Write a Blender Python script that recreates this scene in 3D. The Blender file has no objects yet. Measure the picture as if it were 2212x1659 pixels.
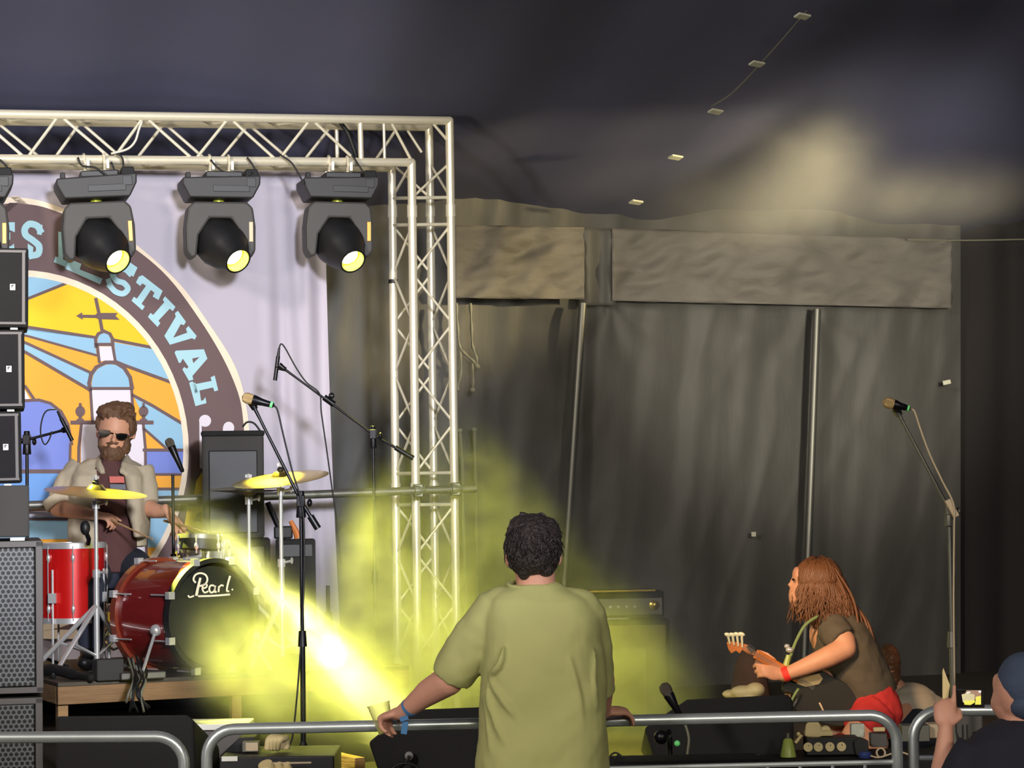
import bpy, bmesh, math, random
from mathutils import Vector, Matrix, Euler, Quaternion
random.seed(7)
SC = bpy.context.scene
COL = SC.collection
# ---------------------------------------------------------------- camera
FPX, CX, CY = 5200.0, 1106.0, 829.5
CAMZ = 1.94
PITCH, ROLL = math.atan2(1050 - 829.5, FPX), -0.0145
CAMR = Matrix.Rotation(math.pi / 2 + PITCH, 3, 'X') @ Matrix.Rotation(ROLL, 3, 'Z')
cd = bpy.data.cameras.new('camera')
cam = bpy.data.objects.new('camera', cd)
COL.objects.link(cam)
cam.matrix_world = Matrix.Translation((0, 0, CAMZ)) @ CAMR.to_4x4()
cd.sensor_width = 36
cd.lens = 36 * FPX / 2212
cd.clip_start = 0.1
cd.clip_end = 200
SC.camera = cam
V = Vector
def ray(px, py):
    return CAMR @ V(((px - CX) / FPX, -(py - CY) / FPX, -1))
def P(px, py, D):
    """a point of the place, D metres away from the camera, seen at px, py"""
    d = ray(px, py)
    return V((0, 0, CAMZ)) + d * (D / d.y)
def PZ(px, py, z):
    d = ray(px, py)
    return V((0, 0, CAMZ)) + d * ((z - CAMZ) / d.z)
def PP(px, py, o, n):
    d = ray(px, py)
    c = V((0, 0, CAMZ))
    return c + d * ((o - c).dot(n) / d.dot(n))
# ---------------------------------------------------------------- world, exposure
SC.view_settings.view_transform = 'Standard'
SC.view_settings.look = 'None'
SC.view_settings.gamma = 1
SC.view_settings.use_curve_mapping = False
SC.view_settings.exposure = 0.0
W = bpy.data.worlds.new('night')
SC.world = W
W.use_nodes = True
W.node_tree.nodes['Background'].inputs[0].default_value = (0.5, 0.52, 0.85, 1)
W.node_tree.nodes['Background'].inputs[1].default_value = 0.05
SC.cycles.volume_step_rate = 2.0
SC.cycles.volume_max_steps = 128
SC.cycles.volume_bounces = 0
SC.cycles.max_bounces = 4
SC.cycles.diffuse_bounces = 2
SC.cycles.glossy_bounces = 2
SC.cycles.transmission_bounces = 3
SC.cycles.transparent_max_bounces = 6
SC.cycles.adaptive_threshold = 0.02
SC.cycles.use_denoising = True
SC.cycles.sample_clamp_indirect = 4
# ---------------------------------------------------------------- lights
def light(name, kind, loc, aim, power, color, size=0.1, angle=30, blend=0.3, vol=1.0):
    ld = bpy.data.lights.new(name, kind)
    o = bpy.data.objects.new(name, ld)
    COL.objects.link(o)
    o.location = loc
    o.rotation_euler = (V(aim) - V(loc)).to_track_quat('-Z', 'Y').to_euler()
    ld.energy = power
    ld.color = color
    if kind == 'SPOT':
        ld.shadow_soft_size = size
        ld.spot_size = math.radians(angle)
        ld.spot_blend = blend
    elif kind == 'AREA':
        ld.size = size
    ld.volume_factor = vol if hasattr(ld, 'volume_factor') else 1
    return o
YEL = (0.95, 0.96, 0.10)
# front floods high on the audience side, then unseen fills added for brightness
light('front_flood_left', 'AREA', (-7, -3, 6.5), (-2.2, 13.5, 2.4), 1050, (1.0, 0.90, 0.80), 1.6)
light('front_flood_right', 'AREA', (6, -4, 5.5), (1.5, 14.0, 2.0), 430, (1.0, 0.92, 0.76), 1.6)
light('upper_wall_fill', 'SPOT', (3.4, 9.0, 2.9), P(1760, 620, 16.4), 1650, (1.0, 0.92, 0.74), 0.3, 30, .8)  # added fill, lifts the upper right of the tent wall
light('truss_fill', 'SPOT', (-3.5, 5.0, 2.6), P(430, 330, 13.2), 1300, (1.0, 0.90, 0.70), 0.3, 26, .8)  # added fill to make the truss beam bright enough
light('roof_fill', 'SPOT', (-4.5, 6.0, 1.8), P(450, 60, 12.0), 230, (0.78, 0.82, 1.0), 0.4, 60, 1.0)  # added cool fill for the left part of the roof
light('banner_fill', 'SPOT', (2.0, -1.0, 4.0), P(270, 850, 13.3), 7800, (0.88, 0.90, 1.0), 0.5, 19, 0.6)  # added cool front fill in place of a backlit banner
light('crowd_fill', 'AREA', (1.0, -2.5, 4.5), (0.2, 8.5, 1.4), 135, (1.0, 0.93, 0.72), 1.2)  # added soft fill for the people at the barrier
# warm side spot hung in the wing at stage left, crossing the smoke below the roof
light('wing_spot', 'SPOT', P(2720, 330, 13.5), P(1540, 450, 14.6), 1700, (1.0, 0.82, 0.44), 0.08, 26, 0.9)
# warm fill added on the guitarist, set in front of the stage
light('guitarist_fill', 'SPOT', P(1250, 500, 8.6), P(1790, 1400, 11.8), 560, (1.0, 0.62, 0.30), 0.15, 16, 0.7)
# ---------------------------------------------------------------- materials
MATS = {}
def srgb(c):
    return tuple(((v / 255) / 12.92 if v / 255 <= 0.04045 else (((v / 255) + 0.055) / 1.055) ** 2.4) for v in c)
def mat(name, c, rough=0.6, metal=0.0, vary=0.12, scale=8.0, bump=0.0, bscale=60.0, emit=None, estr=0, alpha=None, trans=0, coat=0, stretch=None, spec=0.5, sheen=0):
    if name in MATS:
        return MATS[name]
    m = bpy.data.materials.new(name)
    m.use_nodes = True
    nt = m.node_tree
    b = nt.nodes['Principled BSDF']
    col = srgb(c)
    tc = nt.nodes.new('ShaderNodeTexCoord')
    src = tc.outputs['Object']
    if stretch:
        mp = nt.nodes.new('ShaderNodeMapping')
        mp.inputs['Scale'].default_value = stretch
        nt.links.new(src, mp.inputs[0])
        src = mp.outputs[0]
    n = nt.nodes.new('ShaderNodeTexNoise')
    n.inputs['Scale'].default_value = scale
    n.inputs['Detail'].default_value = 4
    nt.links.new(src, n.inputs['Vector'])
    mx = nt.nodes.new('ShaderNodeMix')
    mx.data_type = 'RGBA'
    mx.inputs['A'].default_value = tuple(v * (1 - vary) for v in col) + (1,)
    mx.inputs['B'].default_value = tuple(min(1, v * (1 + vary)) for v in col) + (1,)
    nt.links.new(n.outputs['Fac'], mx.inputs['Factor'])
    nt.links.new(mx.outputs['Result'], b.inputs['Base Color'])
    b.inputs['Roughness'].default_value = rough
    b.inputs['Metallic'].default_value = metal
    b.inputs['Specular IOR Level'].default_value = spec
    b.inputs['Sheen Weight'].default_value = sheen
    if coat:
        b.inputs['Coat Weight'].default_value = coat
    if trans:
        b.inputs['Transmission Weight'].default_value = trans
        b.inputs['IOR'].default_value = 1.2
    if emit:
        b.inputs['Emission Color'].default_value = srgb(emit) + (1,)
        b.inputs['Emission Strength'].default_value = estr
    if alpha is not None:
        b.inputs['Alpha'].default_value = alpha
    if bump:
        n2 = nt.nodes.new('ShaderNodeTexNoise')
        n2.inputs['Scale'].default_value = bscale
        n2.inputs['Detail'].default_value = 3
        nt.links.new(src, n2.inputs['Vector'])
        bp = nt.nodes.new('ShaderNodeBump')
        bp.inputs['Strength'].default_value = bump
        bp.inputs['Distance'].default_value = 0.02
        nt.links.new(n2.outputs['Fac'], bp.inputs['Height'])
        nt.links.new(bp.outputs['Normal'], b.inputs['Normal'])
    MATS[name] = m
    return m
def M(n):
    return MATS[n]
# ---------------------------------------------------------------- objects
ORG = {}
def tag(o, label=None, cat=None, group=None, kind=None):
    if label: o['label'] = label
    if cat: o['category'] = cat
    if group: o['group'] = group
    if kind: o['kind'] = kind
    return o
def thing(name, label, cat, loc=(0, 0, 0), group=None, rot=None):
    o = bpy.data.objects.new(name, None)
    COL.objects.link(o)
    o.empty_display_size = 0.1
    o.location = loc
    if rot is not None:
        o.rotation_euler = rot
        ORG[o.name] = V((0, 0, 0))
    else:
        ORG[o.name] = V(loc)
    return tag(o, label, cat, group)
def frame(axis, ref=V((0, 0, 1))):
    z = V(axis).normalized()
    if abs(z.dot(ref)) > 0.98:
        ref = V((1, 0, 0))
    x = ref.cross(z).normalized()
    return x, z.cross(x), z
class MB:
    def __init__(s):
        s.v, s.f, s.m = [], [], []
    def add(s, vs, fs, mi=0):
        b = len(s.v)
        s.v += [V(p) for p in vs]
        s.f += [tuple(b + i for i in f) for f in fs]
        s.m += [mi] * len(fs)
        return s
    def box(s, c, size, R=None, mi=0, taper=1.0):
        x, y, z = size[0] / 2, size[1] / 2, size[2] / 2
        vs = []
        for k in (-1, 1):
            t = 1 if k < 0 else taper
            for (i, j) in ((-1, -1), (1, -1), (1, 1), (-1, 1)):
                p = V((i * x * t, j * y * t, k * z))
                vs.append(V(c) + ((R @ p) if R is not None else p))
        return s.add(vs, [(0, 3, 2, 1), (4, 5, 6, 7), (0, 1, 5, 4), (1, 2, 6, 5), (2, 3, 7, 6), (3, 0, 4, 7)], mi)
    def rings(s, rings, close=True, cap=True, mi=0):
        n = len(rings[0])
        vs = [p for r in rings for p in r]
        fs = []
        for i in range(len(rings) - 1):
            for j in range(n if close else n - 1):
                k = (j + 1) % n
                fs.append((i * n + j, i * n + k, (i + 1) * n + k, (i + 1) * n + j))
        if cap:
            fs.append(tuple(reversed(range(n))))
            fs.append(tuple(range((len(rings) - 1) * n, len(rings) * n)))
        return s.add(vs, fs, mi)
    def tube(s, pts, r, n=8, cap=True, mi=0):
        pts = [V(p) for p in pts]
        rr = r if isinstance(r, (list, tuple)) else [r] * len(pts)
        rings = []
        x = None
        for i, p in enumerate(pts):
            d = pts[min(i + 1, len(pts) - 1)] - pts[max(i - 1, 0)]
            if d.length < 1e-9: d = V((0, 0, 1))
            d.normalize()
            if x is None:
                x, y, _ = frame(d)
            else:
                x = (x - d * x.dot(d)).normalized()
            y = d.cross(x)
            rings.append([p + (x * math.cos(a) + y * math.sin(a)) * rr[i] for a in [2 * math.pi * k / n for k in range(n)]])
        return s.rings(rings, True, cap, mi)
    def lathe(s, prof, o, axis=(0, 0, 1), n=20, mi=0, cap=True):
        x, y, z = frame(axis)
        o = V(o)
        return s.rings([[o + z * h + (x * math.cos(a) + y * math.sin(a)) * max(r, 1e-4) for a in [2 * math.pi * k / n for k in range(n)]] for (r, h) in prof], True, cap, mi)
    def ell(s, c, rad, R=None, n=14, mi=0):
        rr = []
        m = max(6, n // 2)
        for i in range(m + 1):
            t = math.pi * i / m
            st, ct = max(math.sin(t), 1e-3), math.cos(t)
            ring = []
            for k in range(n):
                a = 2 * math.pi * k / n
                p = V((rad[0] * st * math.cos(a), rad[1] * st * math.sin(a), -rad[2] * ct))
                ring.append(V(c) + ((R @ p) if R is not None else p))
            rr.append(ring)
        return s.rings(rr, True, True, mi)
    def cap2(s, a, b, ra, rb, n=12):
        """tapered capsule"""
        a, b = V(a), V(b)
        s.tube([a, b], [ra, rb], n)
        s.ell(a, (ra, ra, ra), n=n)
        s.ell(b, (rb, rb, rb), n=n)
        return s
    def limb(s, chain, n=12):
        for i in range(len(chain) - 1):
            s.cap2(chain[i][0], chain[i + 1][0], chain[i][1], chain[i + 1][1], n)
        return s
    def prism(s, poly, d, mi=0):
        """poly: list of 3-D points, d: extrusion vector"""
        n = len(poly)
        d = V(d)
        vs = [V(p) for p in poly] + [V(p) + d for p in poly]
        fs = [tuple(range(n)), tuple(reversed(range(n, 2 * n)))] + [(i, i + n, (i + 1) % n + n, (i + 1) % n) for i in range(n)]
        return s.add(vs, fs, mi)
    def face(s, poly, mi=0):
        return s.add(poly, [tuple(range(len(poly)))], mi)
    def build(s, name, mats, parent=None, smooth=False, bevel=0, sub=0, local=False, weld=False):
        me = bpy.data.meshes.new(name)
        org = V((0, 0, 0))
        if parent is not None and not local:
            org = ORG.get(parent.name, V((0, 0, 0)))
        me.from_pydata([p - org for p in s.v], [], s.f)
        if not isinstance(mats, (list, tuple)):
            mats = [mats]
        for m in mats:
            me.materials.append(m)
        for p, mi in zip(me.polygons, s.m):
            p.material_index = mi
        bm = bmesh.new()
        bm.from_mesh(me)
        if weld:
            bmesh.ops.remove_doubles(bm, verts=bm.verts, dist=1e-5)
        bmesh.ops.recalc_face_normals(bm, faces=bm.faces)
        bm.to_mesh(me)
        bm.free()
        if smooth:
            for p in me.polygons: p.use_smooth = True
            if smooth != 'all':
                me.set_sharp_from_angle(angle=math.radians(40))
        o = bpy.data.objects.new(name, me)
        COL.objects.link(o)
        if parent is not None:
            o.parent = parent
            ORG[o.name] = org
        else:
            ORG[o.name] = V((0, 0, 0))
        if bevel:
            b = o.modifiers.new('bevel', 'BEVEL')
            b.width = bevel
            b.segments = 2
            b.limit_method = 'ANGLE'
        if sub:
            b = o.modifiers.new('sub', 'SUBSURF')
            b.levels = b.render_levels = sub
        return o
def blob(mb, name, m, parent, voxel=0.01, smooth=4, **k):
    """closed pieces fused into one continuous skin"""
    o = mb.build(name, m, parent, smooth='all', **k)
    r = o.modifiers.new('fuse', 'REMESH')
    r.mode = 'VOXEL'
    r.voxel_size = voxel
    r.use_smooth_shade = True
    if smooth:
        q = o.modifiers.new('smooth', 'SMOOTH')
        q.iterations = smooth
        q.factor = 0.5
    return o
def struct(name, mb, m, **k):
    o = mb.build(name, m, **k)
    o['kind'] = 'structure'
    return o
def copy_tree(o, parent=None):
    c = o.copy()
    COL.objects.link(c)
    if parent is not None: c.parent = parent
    for ch in list(o.children):
        copy_tree(ch, c)
    return c
def catmull(pts, k=6):
    pts = [V(p) for p in pts]
    q = [pts[0] * 2 - pts[1]] + pts + [pts[-1] * 2 - pts[-2]]
    out = []
    for i in range(1, len(q) - 2):
        for j in range(k):
            t = j / k
            a, b, c, d = q[i - 1], q[i], q[i + 1], q[i + 2]
            out.append(0.5 * ((2 * b) + (c - a) * t + (2 * a - 5 * b + 4 * c - d) * t * t + (3 * b - a - 3 * c + d) * t ** 3))
    out.append(pts[-1])
    return out
# colours of the place
mat('aluminium', (238, 230, 205), 0.38, 0.45, 0.06, 30)
mat('galvanised', (212, 220, 222), 0.32, 0.7, 0.12, 25)
mat('chrome', (240, 240, 238), 0.22, 0.7, 0.03)
mat('steel_dull', (118, 117, 110), 0.45, 0.7)
mat('black_plastic', (22, 22, 24), 0.5, 0, 0.2)
mat('lamp_housing', (34, 33, 34), 0.55, 0, 0.15)
mat('black_tolex', (16, 15, 16), 0.75, 0, 0.25, 40, bump=0.3, bscale=300)
mat('black_metal', (20, 19, 24), 0.35, 0.4)
mat('rubber', (12, 12, 12), 0.8)
mat('cable_black', (14, 14, 14), 0.6)
mat('cable_grey', (120, 118, 100), 0.6)
mat('grille_grey', (78, 80, 82), 0.6, 0.3, 0.1)
mat('wood_box', (150, 115, 78), 0.7, 0, 0.3, 6, bump=0.3, bscale=20, stretch=(1, 1, 8))
mat('timber', (178, 140, 96), 0.75, 0, 0.3, 5, bump=0.3, bscale=14, stretch=(1, 1, 7))
mat('stage_ply', (74, 66, 54), 0.6, 0, 0.25, 3, bump=0.15)
mat('ground', (58, 56, 44), 0.95, 0, 0.3, 3, bump=0.6, bscale=20)
mat('tent_cloth', (80, 78, 74), 0.62, 0, 0.12, 1.2, bump=0.35, bscale=5, stretch=(1.6, 1.6, .5), sheen=0.2)
mat('roof_cloth', (84, 85, 112), 0.9, 0, 0.12, 0.6, bump=0.1, bscale=300)
mat('dark_drape', (44, 40, 40), 0.95, 0, 0.15, 2)
mat('flap_cloth', (112, 107, 100), 0.8, 0, 0.18, 5, bump=0.9, bscale=6, stretch=(1, 1, 2.2))
mat('drum_red', (196, 20, 18), 0.25, 0.15, 0.1, coat=0.6)
mat('drum_wine', (120, 26, 24), 0.25, 0.1, 0.25, 5, coat=0.6, stretch=(1, 1, 6))
mat('drum_head', (24, 27, 28), 0.4, 0)
mat('snare_head', (222, 220, 210), 0.5)
mat('cymbal', (214, 186, 96), 0.25, 0.95, 0.1, 40)
mat('cymbal_dark', (150, 135, 95), 0.3, 0.9, 0.15, 40)
mat('lettering', (232, 222, 196), 0.5)
mat('skin', (206, 150, 120), 0.55, 0, 0.06, 12)
mat('skin_pale', (205, 150, 128), 0.55, 0, 0.06, 12)
mat('hair_dark', (36, 27, 25), 0.6, 0, 0.4, 40, bump=0.8, bscale=90)
mat('hair_brown', (112, 72, 44), 0.5, 0, 0.35, 60, stretch=(3, 3, 0.4))
mat('beard', (96, 66, 44), 0.7, 0, 0.3, 60)
mat('green_shirt', (172, 172, 112), 0.85, 0, 0.05, 10, bump=0.15, bscale=500)
mat('jeans', (40, 44, 58), 0.9)
mat('grey_shirt', (186, 178, 164), 0.9)
mat('tan_shirt', (178, 164, 140), 0.85, 0, 0.1)
mat('charcoal_shirt', (88, 80, 68), 0.9)
mat('navy_shirt', (26, 26, 40), 0.9, 0, 0.15, 30)
mat('cap_denim', (62, 74, 98), 0.85, 0, 0.2, 25, bump=0.3, bscale=200)
mat('red_cloth', (200, 50, 48), 0.85, 0, 0.15)
mat('cream', (226, 205, 150), 0.55, 0, 0.06)
mat('white_plastic', (235, 235, 228), 0.45)
mat('blue_band', (66, 118, 170), 0.7)
mat('blue_item', (45, 60, 120), 0.5)
mat('tabs', (206, 204, 180), 0.6)
mat('mic_gold', (216, 184, 128), 0.4, 0.5, 0.2, 200, bump=0.5, bscale=500)
mat('mic_grey', (105, 98, 88), 0.45, 0.6, 0.2, 200, bump=0.5, bscale=500)
mat('mic_green', (120, 240, 140), 0.5)
mat('sunglass', (10, 10, 10), 0.15)
mat('guitar_wood', (205, 120, 60), 0.35, 0, 0.12, 10, coat=0.4)
mat('guitar_body', (232, 200, 140), 0.3, 0, 0.1, coat=0.5)
mat('guitar_black', (32, 29, 22), 0.4)
mat('green_strap', (120, 140, 90), 0.8)
mat('bottle_green', (150, 165, 70), 0.25, 0, 0.05, trans=0.3)
# ================================================================ the setting
YAW = math.radians(25)
ZS = 0.60                                   # stage floor
# ground and stage
struct('floor_ground', MB().box((0, 8, -0.05), (26, 28, 0.1)), M('ground'))
a = math.radians(12)
fx, fy = V((math.cos(a), math.sin(a), 0)), V((-math.sin(a), math.cos(a), 0))
o0 = V((-1.9, 8.98, 0))
pl = [o0 - fx * 2.6, o0 + fx * 8.0, o0 + fx * 8.0 + fy * 8.6, o0 - fx * 2.6 + fy * 8.6]
mb = MB()
mb.prism([V((p.x, p.y, ZS)) for p in pl], (0, 0, -0.12), 0)
mb.prism([V((p.x, p.y, ZS - 0.12)) + fy * 0.02 for p in pl], (0, 0, -(ZS - 0.12) + 0.002), 1)
struct('floor_stage', mb, [M('stage_ply'), M('dark_drape')])
# back wall of the tent: hanging cloth with folds
CA, CB = P(560, 1000, 15.0), P(2280, 1000, 17.0)
CN = V((CA.y - CB.y, CB.x - CA.x, 0)).normalized() * -1      # towards the camera
if CN.y > 0: CN = -CN
def onC(px, py, off=0.0):
    return PP(px, py, CA + CN * off, CN)
def cloth(name, L, R, top, bot, m, nx, nz, fold, label=None, cat=None, kind=None, thick=0):
    """hanging cloth between px L and R, top(px), bot(px) in pixels of the wall plane"""
    rows = []
    for j in range(nz + 1):
        row = []
        for i in range(nx + 1):
            u, v = i / nx, j / nz
            px = L + (R - L) * u
            py = top(px) + (bot(px) - top(px)) * v
            row.append(onC(px, py, fold(px, py, u, v)))
        rows.append(row)
    mb = MB()
    mb.rings(rows, close=False, cap=False)
    o = mb.build(name, m, smooth='all')
    if thick:
        s = o.modifiers.new('thick', 'SOLIDIFY')
        s.thickness = thick
    tag(o, label, cat, None, kind)
    return o
from mathutils import noise as NZ
def wav(px, py, u, v):
    f = .07 * NZ.noise(V((px * .006, py * .0012, 3))) + .035 * NZ.noise(V((px * .017 + py * .002, py * .002, 7))) + .02 * NZ.noise(V((px * .012 - py * .012, py * .006, 1)))
    r_ = 1 - abs(NZ.noise(V((px * .011 + py * .0045, py * .0016, 11)))) * 2
    return f * .75 + .02 * max(0, r_ - .55) + 0.12 * wav0(px, py, u, v)
def wav0(px, py, u, v):
    return 0.035 * math.sin(px * 0.047 + math.sin(py * .006) * 1.2) * (0.3 + v) + 0.03 * math.sin(px * 0.021 + py * 0.004) + 0.018 * math.sin(px * 0.12 + py * 0.011)
def folds_b(px, py, u, v):
    """creases radiating below the valance and sagging pull lines"""
    f = 0.9 * wav(px, py, u, v)
    for (cx_, cy_, k, s) in ((1320, 660, 5, .012), (1760, 665, 6, .010)):
        dx, dy = px - cx_, py - cy_
        r = math.hypot(dx, dy) + 1
        f += s * math.sin(math.atan2(dy, dx) * k * 1.6 + r * .004) * math.exp(-r / 320)
    return f
# one wall of cloth, the right part beyond the opening is darker drape
wl = cloth('wall_back', 560, 2075, lambda x: 400, lambda x: 1760, M('tent_cloth'), 260, 90, folds_b, kind='structure')
wr = cloth('wall_right', 2035, 2420, lambda x: 420, lambda x: 1760, M('dark_drape'), 90, 20,
           lambda px, py, u, v: -0.10 + .03 * math.sin(px * .06) + .05 * NZ.noise(V((px * .02, py * .001, 5))), kind='structure')
wz = cloth('wall_left', -700, 600, lambda x: 330, lambda x: 1760, M('dark_drape'), 90, 12,
           lambda px, py, u, v: -0.12 + .05 * math.sin(px * .05), kind='structure')
# roof: one sloping sheet rising towards the audience
R0, R1 = onC(-700, 430, .0), onC(2420, 500, .0)
zt = onC(1400, 488, 0).z
mb = MB()
rows = []
for j in range(25):
    v = j / 24
    row = []
    for i in range(61):
        u = i / 60
        p = R0.lerp(R1, u)
        sag = 0.05 * math.sin(u * math.pi * 9) * (1 - v * .5) + .015 * math.sin(u * 77 + v * 9)
        row.append(V((p.x, p.y, zt + 0.02)) + CN * (-0.25 + v * 16) + V((0, 0, v * 16 * 0.30 + sag)))
    rows.append(row)
mb.rings(rows, close=False, cap=False)
struct('ceiling', mb, M('roof_cloth'), smooth='all')
def onRoof(px, py):
    # plane of the roof sheet
    o = V((R0.x, R0.y, zt + 0.02 - 0.08)) + CN * (-0.25)
    e1 = V((R1.x - R0.x, R1.y - R0.y, 0)).normalized()
    e2 = (CN * 16 + V((0, 0, 4.8))).normalized()
    n = e1.cross(e2)
    return PP(px, py, o, n), e1, e2
# valance flaps over the wall
def flapfold(px, py, u, v):
    return 0.14 + 0.03 * v + 0.014 * math.sin(px * .05 + py * .02) + .045 * NZ.noise(V((px * .010, py * .03, 2))) + .04 * NZ.noise(V((px * .02 + py * .02, py * .02, 8))) + .008 * NZ.noise(V((px * .03, py * .1, 4)))
cloth('valance', 982, 1262, lambda x: 487 + (x - 982) * .012, lambda x: 644 + (x - 982) * .01, M('flap_cloth'), 60, 26, flapfold,
      'shorter olive grey cloth valance along the wall top, ending beside the aluminium leg', 'valance', thick=.006)['group'] = 'valances of the tent wall'
cloth('valance', 1322, 2056, lambda x: 494 + (x - 1322) * .031, lambda x: 650 + (x - 1322) * .022, M('flap_cloth'), 120, 26,
      lambda px, py, u, v: flapfold(px, py, u, v) - 0.05 * math.exp(-((px - 1770 - (py - 520) * .5) / 40) ** 2) * math.exp(-((py - 540) / 60) ** 2),
      'long wrinkled grey cloth valance over the tent wall behind the guitarist', 'valance', thick=.006)['group'] = 'valances of the tent wall'
cloth('wall_cover', 1250, 1330, lambda x: 492 + (x - 1250) * .02, lambda x: 660, M('tent_cloth'), 20, 20,
      lambda px, py, u, v: 0.10 + .02 * math.sin(px * .12), 'dark cloth strip hanging in the gap between the two valances', 'cloth', thick=.004)
# roof seam rope along the wall top
mb = MB()
mb.tube([onC(x, 512 - (x < 1320) * 22 + (x - 1320) * .006 + 3 * math.sin(x * .01), .22) for x in range(1960, 2300, 20)], .006, 6)
tag(mb.build('eaves_rope', M('cable_grey'), smooth=True), 'thin pale rope under the roof edge at the far right', 'rope')
# leaning tent poles
for (x0, y0, x1, y1, lab) in ((1259, 655, 1214, 1330, 'leaning grey metal tent pole behind the man in the green shirt'),
                              (1765, 668, 1742, 1290, 'grey metal tent pole rising above the long haired guitarist')):
    mb = MB()
    a_, b_ = onC(x0, y0, .17), onC(x1, y1, .22)
    d_ = (b_ - a_)
    b_ = a_ + d_ * ((ZS - a_.z) / d_.z)
    mb.tube([a_, a_.lerp(b_, .35), a_.lerp(b_, .7), b_], .026, 12)
    tag(mb.build('tent_pole', M('steel_dull'), smooth=True), lab, 'pole', 'tent poles')
# rope lacing on the wall right of the truss
for (pts, w, lab) in (
    ([(986, 655), (988, 700), (992, 745), (1000, 760), (1020, 778), (1030, 790)], .010, 'pale webbing strap hanging beside the truss, crossing to the right'),
    ([(1016, 655), (1018, 700), (1020, 745), (1028, 770), (1031, 792)], .010, 'pale webbing strap hanging straight down with a knot at its end'),
    ([(994, 760), (996, 800), (988, 840)], .008, 'short pale strap end nearest the truss'),
    ([(1020, 785), (1022, 820), (1021, 842)], .008, 'short pale strap end with a white toggle'),
    ([(994, 930), (999, 1000), (1001, 1120), (1006, 1300), (1004, 1420)], .009, 'long pale rope hanging down the wall nearest the truss leg'),
    ([(1025, 928), (1027, 1010), (1029, 1120), (1030, 1280), (1030, 1440)], .009, 'long pale rope hanging down the wall with a round toggle on top')):
    mb = MB()
    q = catmull([onC(x, y, .16) for x, y in pts], 5)
    mb.tube(q, [w * (1 + .35 * math.sin(i * 1.3)) for i in range(len(q))], 6)
    e = q[0] if pts[0][1] > 900 else q[-1]
    mb.ell(e, (.018, .014, .018), n=8)
    tag(mb.build('hanging_strap', M('cable_grey'), smooth=True), lab, 'strap', 'straps on the tent wall')
# tabs on the roof seam
for (x, y, lab) in ((1630, 107, 'small pale tab on the roof seam, second from the top of the row'), (1541, 211, 'small pale tab on the roof seam, third from the top of the row'),
                    (1455, 311, 'small pale tab on the roof seam, second from the bottom'), (1370, 409, 'dim pale tab on the roof seam, lowest of the row'),
                    (1728, 3, 'pale tab on the roof at the top edge of the view')):
    p, e1, e2 = onRoof(x, y)
    n = e1.cross(e2)
    if n.z > 0: n = -n
    R = Matrix((e1, e2, n)).transposed()
    tag(MB().box(p + n * .09, (.085, .05, .012), R @ Matrix.Rotation(-.25, 3, 'Z')).build('roof_tab', M('tabs'), bevel=.003), lab, 'tab', 'tabs along the roof seam')
mb = MB()
pts = []
for (x, y) in ((1742, 0), (1660, 95), (1585, 175), (1536, 208)):
    p, e1, e2 = onRoof(x, y)
    pts.append(p - V((0, 0, .06)))
mb.tube(catmull(pts), .004, 5)
tag(mb.build('slack_rope', M('cable_grey'), smooth=True), 'thin cord slanting under the dark roof between the pale tabs', 'cord')
tag(MB().box(onC(2045, 826, .14), (.055, .02, .03), Matrix.Rotation(-.2, 3, 'Y')).build('wall_tab', M('tabs'), bevel=.003), 'small white tab on the right edge of the tent wall', 'tab')
tag(MB().box(onC(1628, 1154, .10), (.03, .01, .03)).build('paper_sticker', M('tabs')), 'tiny white square sticker on the tent wall left of the guitarist', 'sticker')
# ================================================================ truss
BT = math.radians(29)
NB = V((-math.sin(BT), math.cos(BT), 0))            # from the front face to the back face
def lace(mb, a0, a1, b0, b1, n, r=.008, phase=0, ends=True):
    """zigzag between chord a and chord b"""
    pts = []
    for i in range(n + 1):
        t = i / n
        pts.append((a0.lerp(a1, t) if (i + phase) % 2 == 0 else b0.lerp(b1, t)))
    for i in range(n):
        mb.tube([pts[i], pts[i + 1]], r, 7)
TL, TR = P(-190, 243.5, 12.48), P(971, 261, 13.87)
LL, LR = P(-190, 341.5, 12.48), P(889, 351, 13.79)
DB = NB * .26
root = thing('box_truss', 'aluminium goal post truss with lattice beam and leg over the banner', 'truss', V((TR.x, TR.y, ZS)))
ch = MB()
r = .025
zl = ZS + .01
TR2 = TR + DB
fO, fI = V((TR.x, TR.y, 0)), V((LR.x, LR.y, 0))
for p, q in ((TL, TR), (TL + DB, TR + DB), (LL, LR), (LL + DB, LR + DB)):
    ch.tube([p, q], r, 16)
for (p, zt_) in ((TR, TR.z), (TR + DB, TR.z), (LR, LR.z), (LR + DB, LR.z)):
    ch.tube([V((p.x, p.y, zt_)), V((p.x, p.y, zl))], r, 16)
    ch.ell(V((p.x, p.y, zt_)), (r, r, r), n=16)
ch.build('chords', M('aluminium'), root, smooth=True)
lc = MB()
def onseg(a, b, px):
    # point on segment at pixel column px
    lo, hi = 0.0, 1.0
    best = None
    for k in range(60):
        t = (lo + hi) / 2
        q = a.lerp(b, t)
        d = CAMR.transposed() @ (q - V((0, 0, CAMZ)))
        x = CX + FPX * d.x / -d.z
        if x < px: lo = t
        else: hi = t
    return a.lerp(b, (lo + hi) / 2)
def zig(tops, bots, off):
    pts = []
    for x0, x1 in zip(bots, tops):
        pts.append(onseg(LL + off, LR + off, x0) if x0 is not None else None)
        pts.append(onseg(TL + off, TR + off, x1) if x1 is not None else None)
    pts = [p for p in pts if p is not None]
    for i in range(len(pts) - 1):
        lc.tube([pts[i], pts[i + 1]], .009, 8)
zig((-55, 128, 312, 495, 672), (-125, 57, 243, 420, 600), V((0, 0, 0)))
lc.tube([onseg(TL, TR, 672), onseg(LL, LR, 772)], .009, 8)
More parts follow.
